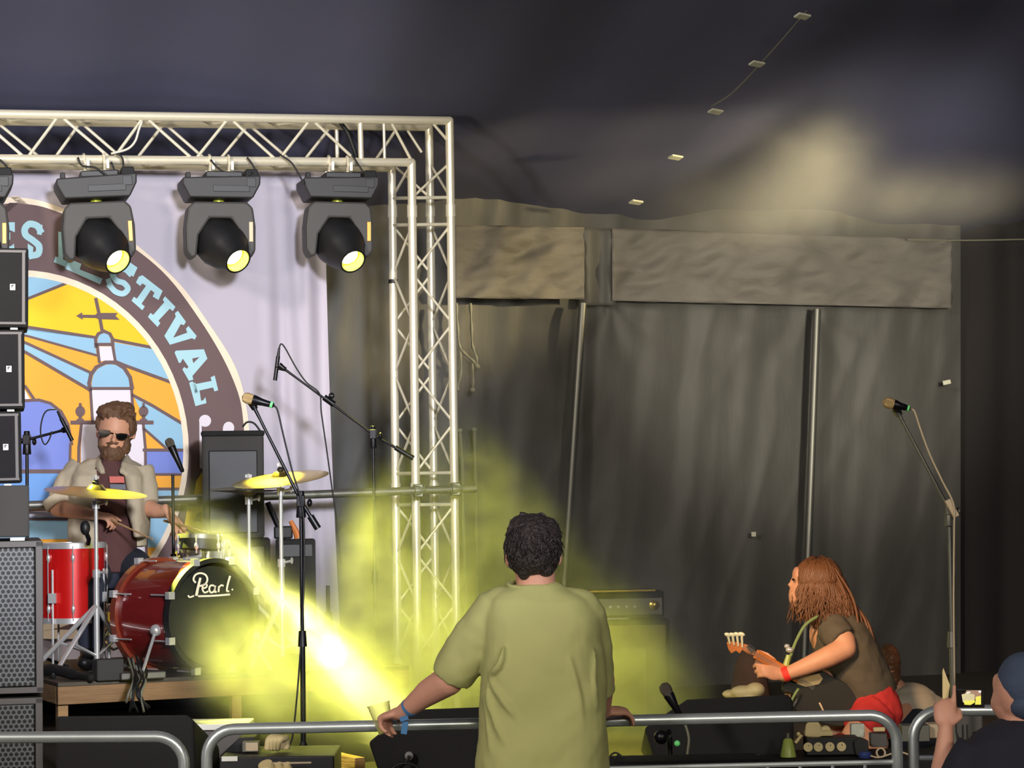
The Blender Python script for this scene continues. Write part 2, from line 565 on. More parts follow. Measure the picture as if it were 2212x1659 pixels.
zig((-10, 174, 355, 537, 716), (-80, 107, 283, 462, 645), DB)
# top and bottom faces
nn = 13
for A0, A1 in ((TL, TR), (LL, LR)):
    e = onseg(A0, A1, 770)
    lace(lc, A0, e, A0 + DB, e + DB, nn, .008)
# corner block of the truss
for (x, off, rr) in ((778, V((0, 0, 0)), .016), (727, DB, .012), (829, V((0, 0, 0)), .009)):
    lc.tube([onseg(TL + off, TR + off, x), onseg(LL + off, LR + off, x + 2)], rr, 10)
lc.tube([onseg(TL, TR, 842), LR + V((0, 0, .01))], .009, 8)
lc.tube([onseg(LL + DB, LR + DB, 800), onseg(TL + DB, TR + DB, 860)], .009, 8)
lc.tube([onseg(TL + DB, TR + DB, 875), onseg(TL + DB, TR + DB, 910) - V((0, 0, .15))], .009, 8)
lc.tube([onseg(TL, TR, 930), V((TR.x, TR.y, TR.z - .13))], .009, 8)
def zat(px, py, pt):
    return P(px, py, pt.y).z
def legz(py, pt):
    return V((pt.x, pt.y, P(930, py, pt.y).z))
# leg lattice: front face, back face and the two side faces between rungs
segs = ((352, 427, 1), (485, 1022, 5), (1090, 1520, 4))
for (ya, yb, n) in segs:
    for off, ph in ((V((0, 0, 0)), 0), (DB, 1)):
        a0, a1 = legz(ya, TR + off), legz(yb, TR + off)
        b0, b1 = legz(ya, LR + off), legz(yb, LR + off)
        lace(lc, a0, a1, b0, b1, n, .008, ph)
    for base, ph in ((LR, 0), (TR, 1)):
        a0, a1 = legz(ya, base), legz(yb, base)
        b0, b1 = legz(ya, base + DB), legz(yb, base + DB)
        lace(lc, a0, a1, b0, b1, n, .008, ph)
for y in (427, 485, 1022, 1090):
    for off in (V((0, 0, 0)), DB):
        lc.tube([legz(y, TR + off), legz(y, LR + off)], .010, 8)
    for base in (LR, TR):
        lc.tube([legz(y, base), legz(y, base + DB)], .010, 8)
lc.build('lattice', M('aluminium'), root, smooth=True)
# joint sleeves and base plate
for p in (TR, TR + DB, LR, LR + DB):
    for y in (456, 1056):
        z = legz(y, p).z
        MB().tube([V((p.x, p.y, z - .035)), V((p.x, p.y, z + .035))], .030, 14).build('joint_sleeve', M('aluminium'), root, smooth=True)
cc = (TR + LR) / 2 + DB * .5
e = (TR - LR); e.z = 0; e.normalize()
Rb = Matrix((e, NB, V((0, 0, 1)))).transposed()
MB().box(V((cc.x, cc.y, ZS + .006)), (.42, .42, .012), Rb).build('base_plate', M('steel_dull'), root)
mb = MB()
c_ = legz(607, LR + DB)
mb.tube([c_ - V((0, 0, .012)), c_ + V((0, 0, .012))], .027, 14)
mb.build('tape_band', M('black_plastic'), root, smooth=True)
# scaffold tube clamped across the leg behind the drums
A_, B_ = P(-60, 1096, 12.9), P(1028, 1055, 13.74)
root2 = thing('scaffold_tube', 'horizontal grey metal tube clamped across the truss leg behind the cymbals', 'tube', B_)
MB().tube([A_, B_], .024, 14).build('tube', M('steel_dull'), root2, smooth=True)
for x in (905, 985):
    p = onseg(A_, B_, x)
    d = (B_ - A_).normalized()
    MB().tube([p - d * .03, p + d * .03], .040, 10).box(p + V((0, .02, 0)), (.05, .10, .07)).build('clamp', M('steel_dull'), root2, smooth=True, bevel=.004)
# ================================================================ banner with printed emblem
BA, BB = P(-120, 900, 12.95), P(725, 900, 14.02)
BN = V((BA.y - BB.y, BB.x - BA.x, 0)).normalized()
if BN.y > 0: BN = -BN
def onB(px, py, off=0.0):
    return PP(px, py, BA + BN * off, BN)
mb = MB()
rows = []
nx, nz = 200, 60
for j in range(nz + 1):
    row = []
    v = j / nz
    for i in range(nx + 1):
        u = i / nx
        y = 362 + (1492 - 362) * v
        xr = 700 + 42 * v - 6 * math.sin(v * 3.1)
        x = -260 + (xr + 260) * u
        k = max(0, min(1, (x - 548) / 60))
        k2 = max(0, min(1, (430 - y) / 60))
        w = k * (.020 * math.sin(x * .075 + y * .004) * (.35 + v) + .012 * math.sin(x * .14 - y * .006)) + k2 * .01 * math.sin(x * .03)
        if x < 400: w -= .03 * max(0, min(1, (y - 1180) / 60)) * (1 + math.sin(x * .06))
        row.append(onB(x, y, w))
    rows.append(row)
mb.rings(rows, close=False, cap=False)
mat('banner_cloth', (196, 188, 200), 0.8, 0, 0.03, 2)
for nme, c in (('print_cream', (252, 232, 205)), ('print_brown', (112, 90, 90)), ('print_letters', (178, 220, 228)), ('print_orange', (252, 176, 62)),
               ('print_yellow', (252, 205, 40)), ('print_sky', (152, 196, 222)), ('print_pale', (232, 224, 232)), ('print_peri', (124, 140, 214)), ('print_blue', (112, 160, 222)), ('print_gold', (250, 214, 70))):
    mat(nme, c, 0.75, 0, 0.03, 3)
ban = thing('stage_banner', 'large white festival banner with round sunset emblem behind the drummer', 'banner', onB(300, 1490))
outer = [(20, 424), (80, 432), (134, 449), (215, 480), (291, 526), (385, 610), (445, 690), (506, 787), (532, 876), (540, 980), (532, 1080), (500, 1190), (440, 1290), (350, 1380)]
def c2(pts, k=5):
    return [(p.x, p.y) for p in catmull([V((x, y, 0)) for x, y in pts], k)]
def closed(half, ax=30):
    h = c2(half)
    return h + [(2 * ax - x, y) for x, y in reversed(h)]
OUT = closed(outer)
bc = mb.build('cloth', M('banner_cloth'), ban, smooth='all')
PM = ['print_cream', 'print_brown', 'print_letters', 'print_orange', 'print_yellow', 'print_sky', 'print_pale', 'print_peri', 'print_blue', 'print_gold']
CR, BR, LT, OR, YE, SK, PA_, PE, BL, GO = range(10)
art = MB()
def poly(pts, mi, layer, clip=None):
    if clip: pts = clipc(pts, clip)
    if len(pts) > 2:
        art.face([onB(x, y, .006 + .0016 * layer) for x, y in pts], mi)
def clipc(sub, clip):
    out = list(sub)
    n = len(clip)
    for i in range(n):
        a_, b_ = clip[i], clip[(i + 1) % n]
        inp, out = out, []
        if not inp: break
        def side(p): return (b_[0] - a_[0]) * (p[1] - a_[1]) - (b_[1] - a_[1]) * (p[0] - a_[0])
        for k in range(len(inp)):
            p, q = inp[k - 1], inp[k]
            sp, sq = side(p), side(q)
            if (sp >= 0) != (sq >= 0):
                t = sp / (sp - sq)
                out.append((p[0] + t * (q[0] - p[0]), p[1] + t * (q[1] - p[1])))
            if sq >= 0: out.append(q)
    return out
def stroke(pts, w, mi, layer, clip=None, rnd=True):
    for (x0, y0), (x1, y1) in zip(pts, pts[1:]):
        d = math.hypot(x1 - x0, y1 - y0) or 1
        nx_, ny_ = -(y1 - y0) / d * w / 2, (x1 - x0) / d * w / 2
        ex, ey = (x1 - x0) / d * w * .3, (y1 - y0) / d * w * .3
        if not rnd: ex = ey = 0
        poly([(x0 - ex + nx_, y0 - ey + ny_), (x0 - ex - nx_, y0 - ey - ny_), (x1 + ex - nx_, y1 + ey - ny_), (x1 + ex + nx_, y1 + ey + ny_)], mi, layer, clip)
        layer += .13
def c2(pts, k=5):
    return [(p.x, p.y) for p in catmull([V((x, y, 0)) for x, y in pts], k)]
def ellp(cx, cy, rx, ry, n=72):
    return [(cx + rx * math.cos(2 * math.pi * i / n), cy + ry * math.sin(2 * math.pi * i / n)) for i in range(n)]
# right half traced, left half mirrored about the emblem's axis
outer = [(20, 424), (80, 432), (134, 449), (215, 480), (291, 526), (385, 610), (445, 690), (506, 787), (532, 876), (540, 980), (532, 1080), (500, 1190), (440, 1290), (350, 1380)]
inner = [(20, 438), (80, 444), (134, 461), (215, 492), (291, 537), (364, 600), (430, 688), (481, 772), (514, 848), (525, 905), (528, 980), (520, 1080), (488, 1180), (430, 1275), (340, 1360)]
def closed(half, ax=30):
    h = c2(half)
    return h + [(2 * ax - x, y) for x, y in reversed(h)]
poly(closed(outer), CR, 0)
poly(closed(inner), BR, 1)
poly(ellp(40, 975, 368, 392), CR, 2)
EL = ellp(40, 975, 356, 378)
poly(EL, OR, 3)
Z = lambda pts: [(x / 3.95, 600 + y / 3.95) for x, y in pts]
def zp(pts, mi, layer=4): poly(Z(pts), mi, layer, EL)
def zs(pts, w, layer=6, mi=BR): stroke(Z(pts), w / 3.95, mi, layer, EL)
zp([(-900, 600), (200, 205), (545, 60), (900, -90), (900, -400), (-900, -400)], SK)
zp([(-900, 700), (-900, 600), (200, 205), (545, 60), (900, -90), (1500, -200), (1500, 640), (1290, 600), (960, 530), (810, 510), (235, 430)], YE)
zp([(-900, 300), (235, 440), (805, 520), (825, 660), (235, 495), (-900, 200)], SK, 5)
zp([(-900, 200), (235, 500), (830, 665), (840, 690), (770, 800), (235, 565), (-900, 300)], OR, 5)
zp([(-900, 100), (235, 575), (760, 815), (745, 935), (235, 650), (-900, 300)], SK, 5.2)
zp([(-900, 1000), (60, 1090), (210, 1062), (330, 1055), (420, 1078), (500, 1135), (560, 1230), (600, 1330), (600, 1640), (-900, 1640)], PE, 5)
zp([(150, 930), (215, 960), (255, 1035), (150, 1045)], PA_, 5.4)
zp([(-900, 1665), (600, 1665), (600, 1930), (-900, 1930)], BL, 5)
zp([(-900, 1990), (620, 1990), (620, 2230), (-900, 2230)], SK, 5)
zp([(100, 2040), (300, 1990), (540, 1990), (540, 2040)], PA_, 5.3)
zp([(975, 550), (1340, 615), (1600, 920), (1430, 865), (990, 710)], SK, 5)
zp([(1060, 765), (1300, 850), (1600, 950), (1600, 1250), (1535, 1215), (1140, 995), (1120, 880)], OR, 5)
zp([(1140, 1010), (1300, 1100), (1600, 1280), (1600, 1470), (1240, 1470), (1235, 1200)], SK, 5)
zp([(1235, 1310), (1420, 1465), (1235, 1465)], OR, 5.4)
zp([(1235, 1480), (1600, 1480), (1600, 1670), (1235, 1670)], PE, 5)
zp([(1235, 1690), (1600, 1690), (1600, 1790), (1235, 1790)], OR, 5)
zp([(1235, 1815), (1600, 1815), (1600, 2300), (1235, 2300)], SK, 5)
# tower
zp([(690, 2400), (690, 1440), (705, 1250), (1220, 1250), (1235, 1640), (1240, 2400)], PA_, 6.8)
zp([(785, 955), (1112, 955), (1122, 1225), (795, 1225)], PA_, 6.8)
zp([(845, 585), (968, 585), (975, 710), (858, 710)], PA_, 6.8)
zp([(782, 935), (784, 880), (800, 820), (850, 760), (930, 735), (1010, 748), (1070, 800), (1100, 870), (1106, 935)], SK, 6.8)
zp([(832, 555), (834, 520), (850, 485), (888, 472), (925, 485), (942, 520), (944, 555)], SK, 6.8)
for pts, w in (([(-900, 600), (200, 193), (545, 55), (760, -40)], 24), ([(-900, 330), (200, 418), (235, 420), (810, 508)], 24), ([(-900, 250), (235, 497), (825, 662)], 20),
               ([(-900, 120), (235, 562), (770, 808)], 24), ([(-900, 60), (235, 645), (755, 950)], 26), ([(960, 528), (1290, 592), (1420, 620)], 24),
               ([(980, 712), (1060, 745), (1440, 885), (1600, 940)], 26), ([(1130, 1000), (1300, 1090), (1540, 1235), (1650, 1300)], 26),
               ([(1225, 1285), (1300, 1350), (1430, 1465)], 22), ([(1225, 1470), (1650, 1470)], 26), ([(1225, 1678), (1650, 1678)], 22), ([(1225, 1802), (1650, 1802)], 24),
               ([(1225, 2040), (1650, 2040)], 24),
               ([(-900, 1652), (600, 1652)], 34), ([(-900, 1960), (620, 1960)], 50), ([(-900, 2060), (620, 2060)], 22),
               ([(215, 925), (290, 1035)], 24), ([(-900, 1010), (60, 1075), (210, 1048), (330, 1042), (430, 1070), (520, 1140), (580, 1250), (612, 1420)], 24), ([(600, 1420), (592, 1700)], 22),
               ([(770, 960), (760, 900), (775, 830), (820, 765), (900, 722), (985, 722), (1060, 770), (1110, 850), (1128, 940)], 32), ([(762, 945), (1130, 945)], 26),
               ([(772, 950), (790, 1230)], 24), ([(1122, 950), (1140, 1230)], 24), ([(818, 590), (815, 520), (838, 478), (888, 455), (938, 478), (960, 520), (962, 570)], 26),
               ([(818, 568), (965, 568)], 26), ([(830, 575), (848, 720)], 24), ([(960, 575), (985, 720)], 24), ([(612, 1235), (1300, 1235)], 34),
               ([(695, 1250), (672, 1450), (660, 2400)], 24), ([(1222, 1250), (1240, 1450), (1250, 2400)], 24),
               ([(818, 180), (850, 330), (872, 455)], 28), ([(700, 328), (830, 330)], 26)):
    zs(pts, w, 7)
zp([(650, 325), (700, 295), (702, 315), (702, 340), (710, 358)], BR, 8)
zp([(800, 328), (830, 300), (1005, 300), (985, 325), (1020, 358), (835, 352)], BR, 8)
for cx_ in (685, 1225):
    poly(ellp(cx_ / 3.95, 600 + 1140 / 3.95, 41 / 3.95, 46 / 3.95, 24), BR, 8)
    zs([(cx_, 1075), (cx_, 1100)], 22, 8)
    zs([(cx_, 1180), (cx_, 1225)], 30, 8)
    zs([(cx_ - 25, 1215), (cx_ + 25, 1215)], 20, 8.4)
# letters of the ring
def lz(pts, mi=LT, layer=3): poly(Z(pts), mi, layer)
lz([(1185, -10), (1215, -22), (1388, 112), (1352, 190), (1302, 160), (1318, 128), (1288, 104), (1208, 222), (1236, 246), (1214, 277), (1122, 196), (1142, 162), (1168, 178), (1246, 68), (1214, 48), (1196, 70), (1160, 40)])
lz([(1408, 158), (1497, 248), (1474, 284), (1448, 264), (1352, 366), (1368, 388), (1344, 420), (1262, 334), (1284, 300), (1308, 316), (1402, 208), (1388, 188)])
lz([(1518, 282), (1586, 375), (1570, 404), (1542, 396), (1478, 512), (1598, 468), (1586, 436), (1608, 412), (1678, 496), (1662, 528), (1638, 516), (1450, 572), (1402, 496), (1500, 332), (1492, 302)])
lz([(1490, 640), (1500, 622), (1740, 610), (1770, 690), (1642, 838), (1650, 870), (1612, 880), (1556, 782), (1572, 762), (1596, 776), (1608, 760), (1560, 690), (1540, 726), (1526, 726)])
lz([(1640, 690), (1702, 676), (1650, 728)], BR, 3.6)
lz([(1796, 850), (1832, 834), (1862, 960), (1830, 970), (1818, 936), (1702, 962), (1716, 1050), (1736, 1044), (1752, 1018), (1762, 1070), (1668, 1096), (1614, 896), (1642, 884), (1664, 908), (1806, 880)])
lz([(1630, 902), (1668, 896), (1690, 980), (1665, 990)])
lz([(1560, 690), (1612, 762), (1560, 770)], BR, 2.5)
def ls(pts, w=15, k=4): stroke(c2(pts, k), w, LT, 3)
ls([(282, 592), (270, 582), (252, 583), (244, 594), (252, 606), (268, 612), (276, 624), (266, 634), (250, 630), (236, 616)], 12)
poly([(274, 562), (297, 578), (288, 598), (270, 586)], LT, 3.9)
poly([(228, 604), (238, 600), (246, 620), (234, 622)], LT, 3.9)
# E and F under the first lamp
poly([(150, 512), (166, 518), (152, 560), (176, 570), (172, 582), (222, 602), (216, 614), (140, 580)], LT, 3)
poly([(150, 512), (205, 536), (198, 552), (150, 532)], LT, 3.2)
poly([(126, 500), (138, 503), (136, 560), (146, 566), (143, 577), (116, 566), (120, 554), (126, 556)], LT, 3)
poly([(126, 500), (170, 512), (166, 526), (126, 514)], LT, 3.2)
ls([(88, 500), (80, 488), (64, 484), (54, 494), (56, 508), (72, 520), (84, 532), (82, 548), (66, 553)], 14)
poly([(80, 484), (92, 486), (90, 508), (80, 506)], LT, 3.9)
poly([(60, 526), (72, 534), (70, 558), (60, 556)], LT, 3.9)
poly([(-20, 480), (32, 480), (32, 502), (24, 498), (6, 494), (6, 502), (22, 502), (22, 518), (6, 518), (6, 530), (24, 532), (30, 526), (32, 548), (-20, 546)], LT, 3)
# notes and fragments of the lower line of lettering
poly(ellp(443, 909, 13, 13, 24), PA_, 3)
stroke([(433, 909), (434, 1010)], 5, PA_, 3.2)
poly(ellp(494, 924, 12, 13, 24), PA_, 3)
stroke([(484, 924), (484, 985)], 5, PA_, 3.2)
poly([(436, 1020), (470, 1030), (460, 1080), (418, 1076), (424, 1040)], GO, 3)
poly([(405, 1095), (470, 1095), (462, 1160), (430, 1156), (398, 1138)], GO, 3)
poly([(425, 1108), (434, 1106), (432, 1128), (420, 1126)], BR, 3.6)
poly([(395, 1145), (408, 1150), (410, 1172), (392, 1172)], GO, 3)
poly([(380, 1190), (430, 1195), (410, 1240), (360, 1225)], GO, 3)
poly([(230, 1322), (300, 1320), (270, 1372), (236, 1376)], GO, 3)
art.build('printed_emblem', [M(n) for n in PM], ban)
# ================================================================ moving head lamps
mat('lens_tube', (190, 200, 70), 0.3, 0.3)
mat('lamp_glow', (255, 255, 225), 0.5, emit=(255, 252, 190), estr=9)
mat('yoke_plastic', (58, 56, 54), 0.6, 0, 0.1)
mat('brass_label', (190, 140, 60), 0.4, 0.4)
mat('beige_label', (200, 180, 150), 0.5)
def moving_head(px, label, aim, power, ang, dvec, tilt=0.0, lab='brass_label', cab=None, col=YEL, blend=.4):
    c = onseg(LL - (LR - LL) * .3, LR, px)
    o = thing('moving_head_lamp', label, 'stage light', (c.x, c.y, c.z - .222), 'moving head lamps under the truss beam', rot=(0, tilt, math.radians(14)))
    b = MB()
    pr = lambda pts, y0, d: [V((x, y0, z)) for x, z in pts]
    b.prism(pr([(-.175, 0), (.17, 0), (.21, .075), (.213, .125), (-.213, .11), (-.213, .075)], -.15, 0), (0, .30, 0))
    base = b.build('base', M('lamp_housing'), o, bevel=.008, local=True)
    MB().box((0.05, -.152, .05), (.20, .006, .035)).box((.16, -.152, .085), (.05, .006, .05)).build('control_panel', M('black_plastic'), base, bevel=.002, local=True)
    for s_ in (-1, 1):
        MB().box((s_ * .17, 0, .135), (.03, .06, .04), taper=.8).build('lug', M('lamp_housing'), base, local=True, bevel=.004)
    MB().box((.17, -.05, .14), (.08, .14, .05), taper=.8).box((.02, 0, .135), (.2, .2, .035)).build('connector_housing', M('black_plastic'), base, local=True, bevel=.006)
    for s_ in (-.05, .055):
        k = MB().box((s_, 0, .155), (.05, .07, .014))
        k.tube([(s_, -.02, .16), (s_, -.045, .20), (s_, -.03, .24), (s_, 0, .252), (s_, .03, .24), (s_, .04, .20)], .009, 6)
        k.box((s_ + .015, -.052, .19), (.016, .012, .05))
        k.build('hook_clamp', M('aluminium'), o, local=True, bevel=.002)
    MB().lathe([(.03, -.014), (.03, .004)], (0, 0, 0)).build('neck_ring', M('lens_tube'), o, local=True)
    yk = MB()
    yk.prism(pr([(-.145, -.014), (.145, -.014), (.178, -.045), (.192, -.15), (.19, -.285), (.165, -.325), (.135, -.32), (.122, -.20), (.06, -.105), (-.06, -.105), (-.122, -.20),
                 (-.135, -.32), (-.165, -.325), (-.19, -.285), (-.192, -.15), (-.178, -.045)], -.085, 0), (0, .17, 0))
    y = yk.build('yoke', M('yoke_plastic'), o, bevel=.012, local=True)
    MB().box((.165, -.089, -.18), (.022, .006, .11)).build('label_plate', M(lab), y, local=True, bevel=.002)
    d = V(dvec).normalized()
    pv = V((0, 0, -.225))
    h = MB()
    pf = [(.07, -.11), (.105, -.095), (.128, -.03), (.130, .04), (.108, .125), (.078, .20), (.078, .215), (.068, .215), (.066, .10)]
    x, yv, z = frame(d)
    rings = []
    for r, t in pf:
        ring = []
        for k in range(24):
            a = 2 * math.pi * k / 24
            sq = 1 + (.10 * abs(math.sin(2 * a)) if r > .1 else 0)
            ring.append(pv + z * t + (x * math.cos(a) * sq + yv * math.sin(a) * sq) * r)
        rings.append(ring)
    h.rings(rings, True, False)
    h.face(list(reversed(rings[0])))
    hd = h.build('head', M('black_plastic'), o, smooth=True, local=True)
    q = MB().rings([[pv + z * t + (x * math.cos(a) + yv * math.sin(a)) * r for a in [2 * math.pi * k / 24 for k in range(24)]] for r, t in ((.0668, .214), (.060, .09))], True, False)
    q.build('lens_tube', M('lens_tube'), hd, smooth=True, local=True)
    MB().lathe([(.054, .150), (.054, .158), (.03, .164), (.001, .166)], pv, z, 24).build('lens', M('lamp_glow'), hd, smooth=True, local=True)
    MB().box(pv + z * .05 + V((0, -.125, .03)), (.03, .004, .008)).build('name_badge', M('steel_dull'), hd, local=True)
    W_ = Matrix.Translation(o.location) @ Euler(o.rotation_euler).to_matrix().to_4x4()
    tip = W_ @ (pv + z * .225)
    light('moving_head_beam', 'SPOT', tip, aim, power, col, 0.04, ang, blend)
    return o, W_
DV = (.42, -.78, -.62)
mh = []
mh.append(moving_head(-62, 'leftmost stage lamp, only the end of its base showing at the left edge', P(850, 1640, 11.2), 3600, 27, DV, .0, 'brass_label', blend=.6))
mh.append(moving_head(207, 'yellow glowing moving head lamp hanging over the word FESTIVAL', P(640, 1500, 11.0), 260, 18, DV, -.055, 'brass_label'))
mh.append(moving_head(472, 'middle of the three glowing lamps, with a pale label on its yoke', P(592, 1032, 12.3), 1500, 11, DV, 0, 'beige_label'))
mh.append(moving_head(728, 'glowing moving head lamp nearest the truss leg', P(1080, 1520, 12.4), 1000, 42, (.30, -.78, -.66), .01, 'brass_label'))
# second tight core of the leftmost lamp
_w = mh[0][1] @ V((.08, -.17, -.33))
light('moving_head_beam', 'SPOT', _w, P(840, 1600, 11.5), 17000, (1.0, .98, .30), .03, 7.5, .7)
def cable(pts, r, m, label, cat='cable', group=None, k=6, name='cable'):
    o = MB().tube(catmull(pts, k), r, 6).build(name, M(m), smooth='all')
    return tag(o, label, cat, group)
for i, (pts, lab) in enumerate((
    ([(168, 340), (178, 358), (205, 362), (232, 380), (256, 392), (262, 400)], 'black power lead looped over the lamp hanging by FESTIVAL'),
    ([(240, 328), (262, 338), (266, 360), (258, 378), (250, 372), (240, 350)], 'black loop of cable round the hook above the lamp by FESTIVAL'),
    ([(455, 345), (470, 362), (492, 378), (512, 392), (520, 388), (545, 373)], 'black lead crossing above the middle lamp'),
    ([(534, 340), (548, 360), (556, 388), (550, 398)], 'black lead dropping into the right end of the middle lamp'),
    ([(605, 334), (630, 352), (650, 385), (657, 398)], 'black lead running down to the lamp nearest the truss leg'),
    ([(760, 335), (772, 352), (784, 372), (786, 382)], 'short black lead on the truss above the lamp nearest the leg'),
    ([(0, 345), (10, 355), (17, 372), (8, 420)], 'black lead of the lamp at the left edge of the view'),
    ([(735, 265), (750, 285), (762, 315), (772, 345)], 'dark strap slung diagonally inside the truss corner'))):
    dd = onseg(LL, LR, max(-150, min(850, pts[0][0]))).y - (.06 if i != 7 else -.12)
    cable([P(x, y, dd) for x, y in pts], .006 if i != 7 else .014, 'cable_black', lab, group='leads on the truss')
cable([P(x, y, 12.9) for x, y in ((307, 262), (300, 280), (292, 305), (275, 322), (240, 332))], .007, 'aluminium', 'pale slack cable hanging between the truss chords')
# ================================================================ loudspeakers at the left edge
def hexmat(name, c, hole, s, r):
    m = mat(name, c, 0.5, 0.2)
    nt = m.node_tree
    b = nt.nodes['Principled BSDF']
    old = b.inputs['Base Color'].links[0].from_socket
    tc = nt.nodes.new('ShaderNodeTexCoord')
    sx = nt.nodes.new('ShaderNodeSeparateXYZ')
    nt.links.new(tc.outputs['Object'], sx.inputs[0])
    def mt(op, a, b_=None):
        n = nt.nodes.new('ShaderNodeMath'); n.operation = op
        for i, v in enumerate((a, b_)):
            if v is None: continue
            if isinstance(v, (int, float)): n.inputs[i].default_value = v
            else: nt.links.new(v, n.inputs[i])
        return n.outputs[0]
    ds = []
    for off in (0, .5):
        X = mt('SUBTRACT', mt('FRACT', mt('ADD', mt('MULTIPLY', sx.outputs[0], 1 / s), off)), .5)
        Z_ = mt('MULTIPLY', mt('SUBTRACT', mt('FRACT', mt('ADD', mt('MULTIPLY', sx.outputs[2], 1 / (s * 1.732)), off)), .5), 1.732)
        ds.append(mt('SQRT', mt('ADD', mt('MULTIPLY', X, X), mt('MULTIPLY', Z_, Z_))))
    d = mt('LESS_THAN', mt('MINIMUM', ds[0], ds[1]), r)
    mx = nt.nodes.new('ShaderNodeMix'); mx.data_type = 'RGBA'
    nt.links.new(d, mx.inputs['Factor'])
    nt.links.new(old, mx.inputs['A'])
    mx.inputs['B'].default_value = srgb(hole) + (1,)
    nt.links.new(mx.outputs['Result'], b.inputs['Base Color'])
    return m
hexmat('hex_grille', (96, 98, 100), (8, 8, 8), .0225, .36)
mat('cab_paint', (40, 40, 42), 0.7, 0, 0.15, 30)
mat('front_foam', (20, 18, 20), 0.95, 0, .3, 60)
mat('cab_rim', (92, 88, 86), 0.6)
mat('grey_cover', (62, 60, 58), 0.9, 0, 0.12, 5)
RY = math.radians(12)
def Rz(a): return Matrix.Rotation(a, 3, 'Z')
def cabinet(name, label, cat, px1, py0, py1, D, w, dep, mats, group, rot=0.0, foam=False):
    """loudspeaker box whose right front edge is at px1; top py0, bottom py1"""
    t, b = P(px1, py0, D), P(px1, py1, D)
    h = t.z - b.z
    ax, ay = V((math.cos(RY), math.sin(RY), 0)), V((-math.sin(RY), math.cos(RY), 0))
    fc = V((t.x, t.y, b.z)) - ax * w / 2
    R = Rz(RY) @ Matrix.Rotation(rot, 3, 'Y')
    o = thing(name, label, cat, (fc.x, fc.y, fc.z), group, rot=R.to_euler())
    MB().box((0, dep / 2 + .012, h / 2), (w, dep, h - .004)).build('cabinet', M(mats[0]), o, bevel=.008, local=True)
    return o, w, h
zb = None
for i, (y0, y1, lab) in enumerate(((1167, 1496, 'upper subwoofer with hexagon mesh grille at the left edge'), (1505, 1838, 'lower subwoofer with hexagon mesh grille behind the left barrier'))):
    o, w, h = cabinet('subwoofer', lab, 'loudspeaker', 92, y0, y1, 10.2, 1.05, .8, ('cab_paint',), 'subwoofers of the left speaker stack')
    g = MB().box((0, -.004, h / 2), (w - .07, .02, h - .06)).build('grille', M('hex_grille'), o, bevel=.004, local=True)
    fr = MB()
    for (cx_, cz, sx_, sz) in ((0, .013, w, .026), (0, h - .015, w, .026), (-w / 2 + .015, h / 2, .03, h - .006), (w / 2 - .015, h / 2, .03, h - .006)):
        fr.box((cx_, .0, cz), (sx_, .03, sz))
    fr.build('front_frame', M('cab_rim'), o, bevel=.003, local=True)
    MB().ell((w / 2 - .05, -.016, h * .47), (.006, .004, .006), n=8).ell((w / 2 - .05, -.016, .06), (.006, .004, .006), n=8).build('grille_screw', M('black_plastic'), o, local=True)
    zb = o.location
bz = zb.z
t = thing('speaker_plinth', 'dark wooden plinth under the subwoofer stack', 'plinth', (zb.x, zb.y, 0), rot=(0, 0, RY))
MB().box((0, .4, bz / 2), (1.1, .85, bz - .006)).build('plinth', M('dark_drape'), t, local=True)
# covered box and three line array boxes
o, w, h = cabinet('covered_speaker', 'grey fabric covered box between the subwoofers and the line array boxes', 'loudspeaker', 63, 1047, 1161, 10.25, .80, .5, ('grey_cover',), None)
for x in (-.03, .17, .37 - .02):
    MB().box((x, -.0, -.006), (.06, .02, .012)).build('foot', M('white_plastic'), o, local=True)
for i, (x1, y0, y1, lab) in enumerate(((47, 889, 1046, 'lowest of the three small line array speakers, next to the drummer'), (53, 711, 884, 'middle of the three small line array speakers at the left edge'),
                                       (60, 533, 706, 'topmost of the three small line array speakers at the left edge'))):
    o, w, h = cabinet('line_array_speaker', lab, 'loudspeaker', x1, y0, y1, 10.3, .78, .4, ('black_tolex',), 'line array speakers at the left edge', rot=-.012 + .01 * i)
    MB().box((0, .004, h / 2), (w - .05, .02, h - .05)).build('front_foam', M('front_foam'), o, local=True)
    fr = MB()
    for (cx_, cz, sx_, sz) in ((0, .018, w - .02, .012), (0, h - .018, w - .02, .012), (-w / 2 + .02, h / 2, .014, h - .04), (w / 2 - .02, h / 2, .014, h - .04)):
        fr.box((cx_, -.004, cz), (sx_, .012, sz))
    fr.build('front_rim', M('cab_rim'), o, local=True, bevel=.002)
    bd = MB().box((w / 2 - .066, -.012, h / 2), (.022, .004, .026)).build('maker_badge', M('white_plastic'), o, local=True)
    MB().box((w / 2 - .069, -.0145, h / 2 + .004), (.006, .002, .012)).box((w / 2 - .064, -.0145, h / 2 + .008), (.008, .002, .004)).build('badge_mark', M('black_plastic'), bd, local=True)
    MB().box((w / 2 - .06, .0, -.006), (.03, .02, .008)).build('latch', M('white_plastic'), o, local=True)
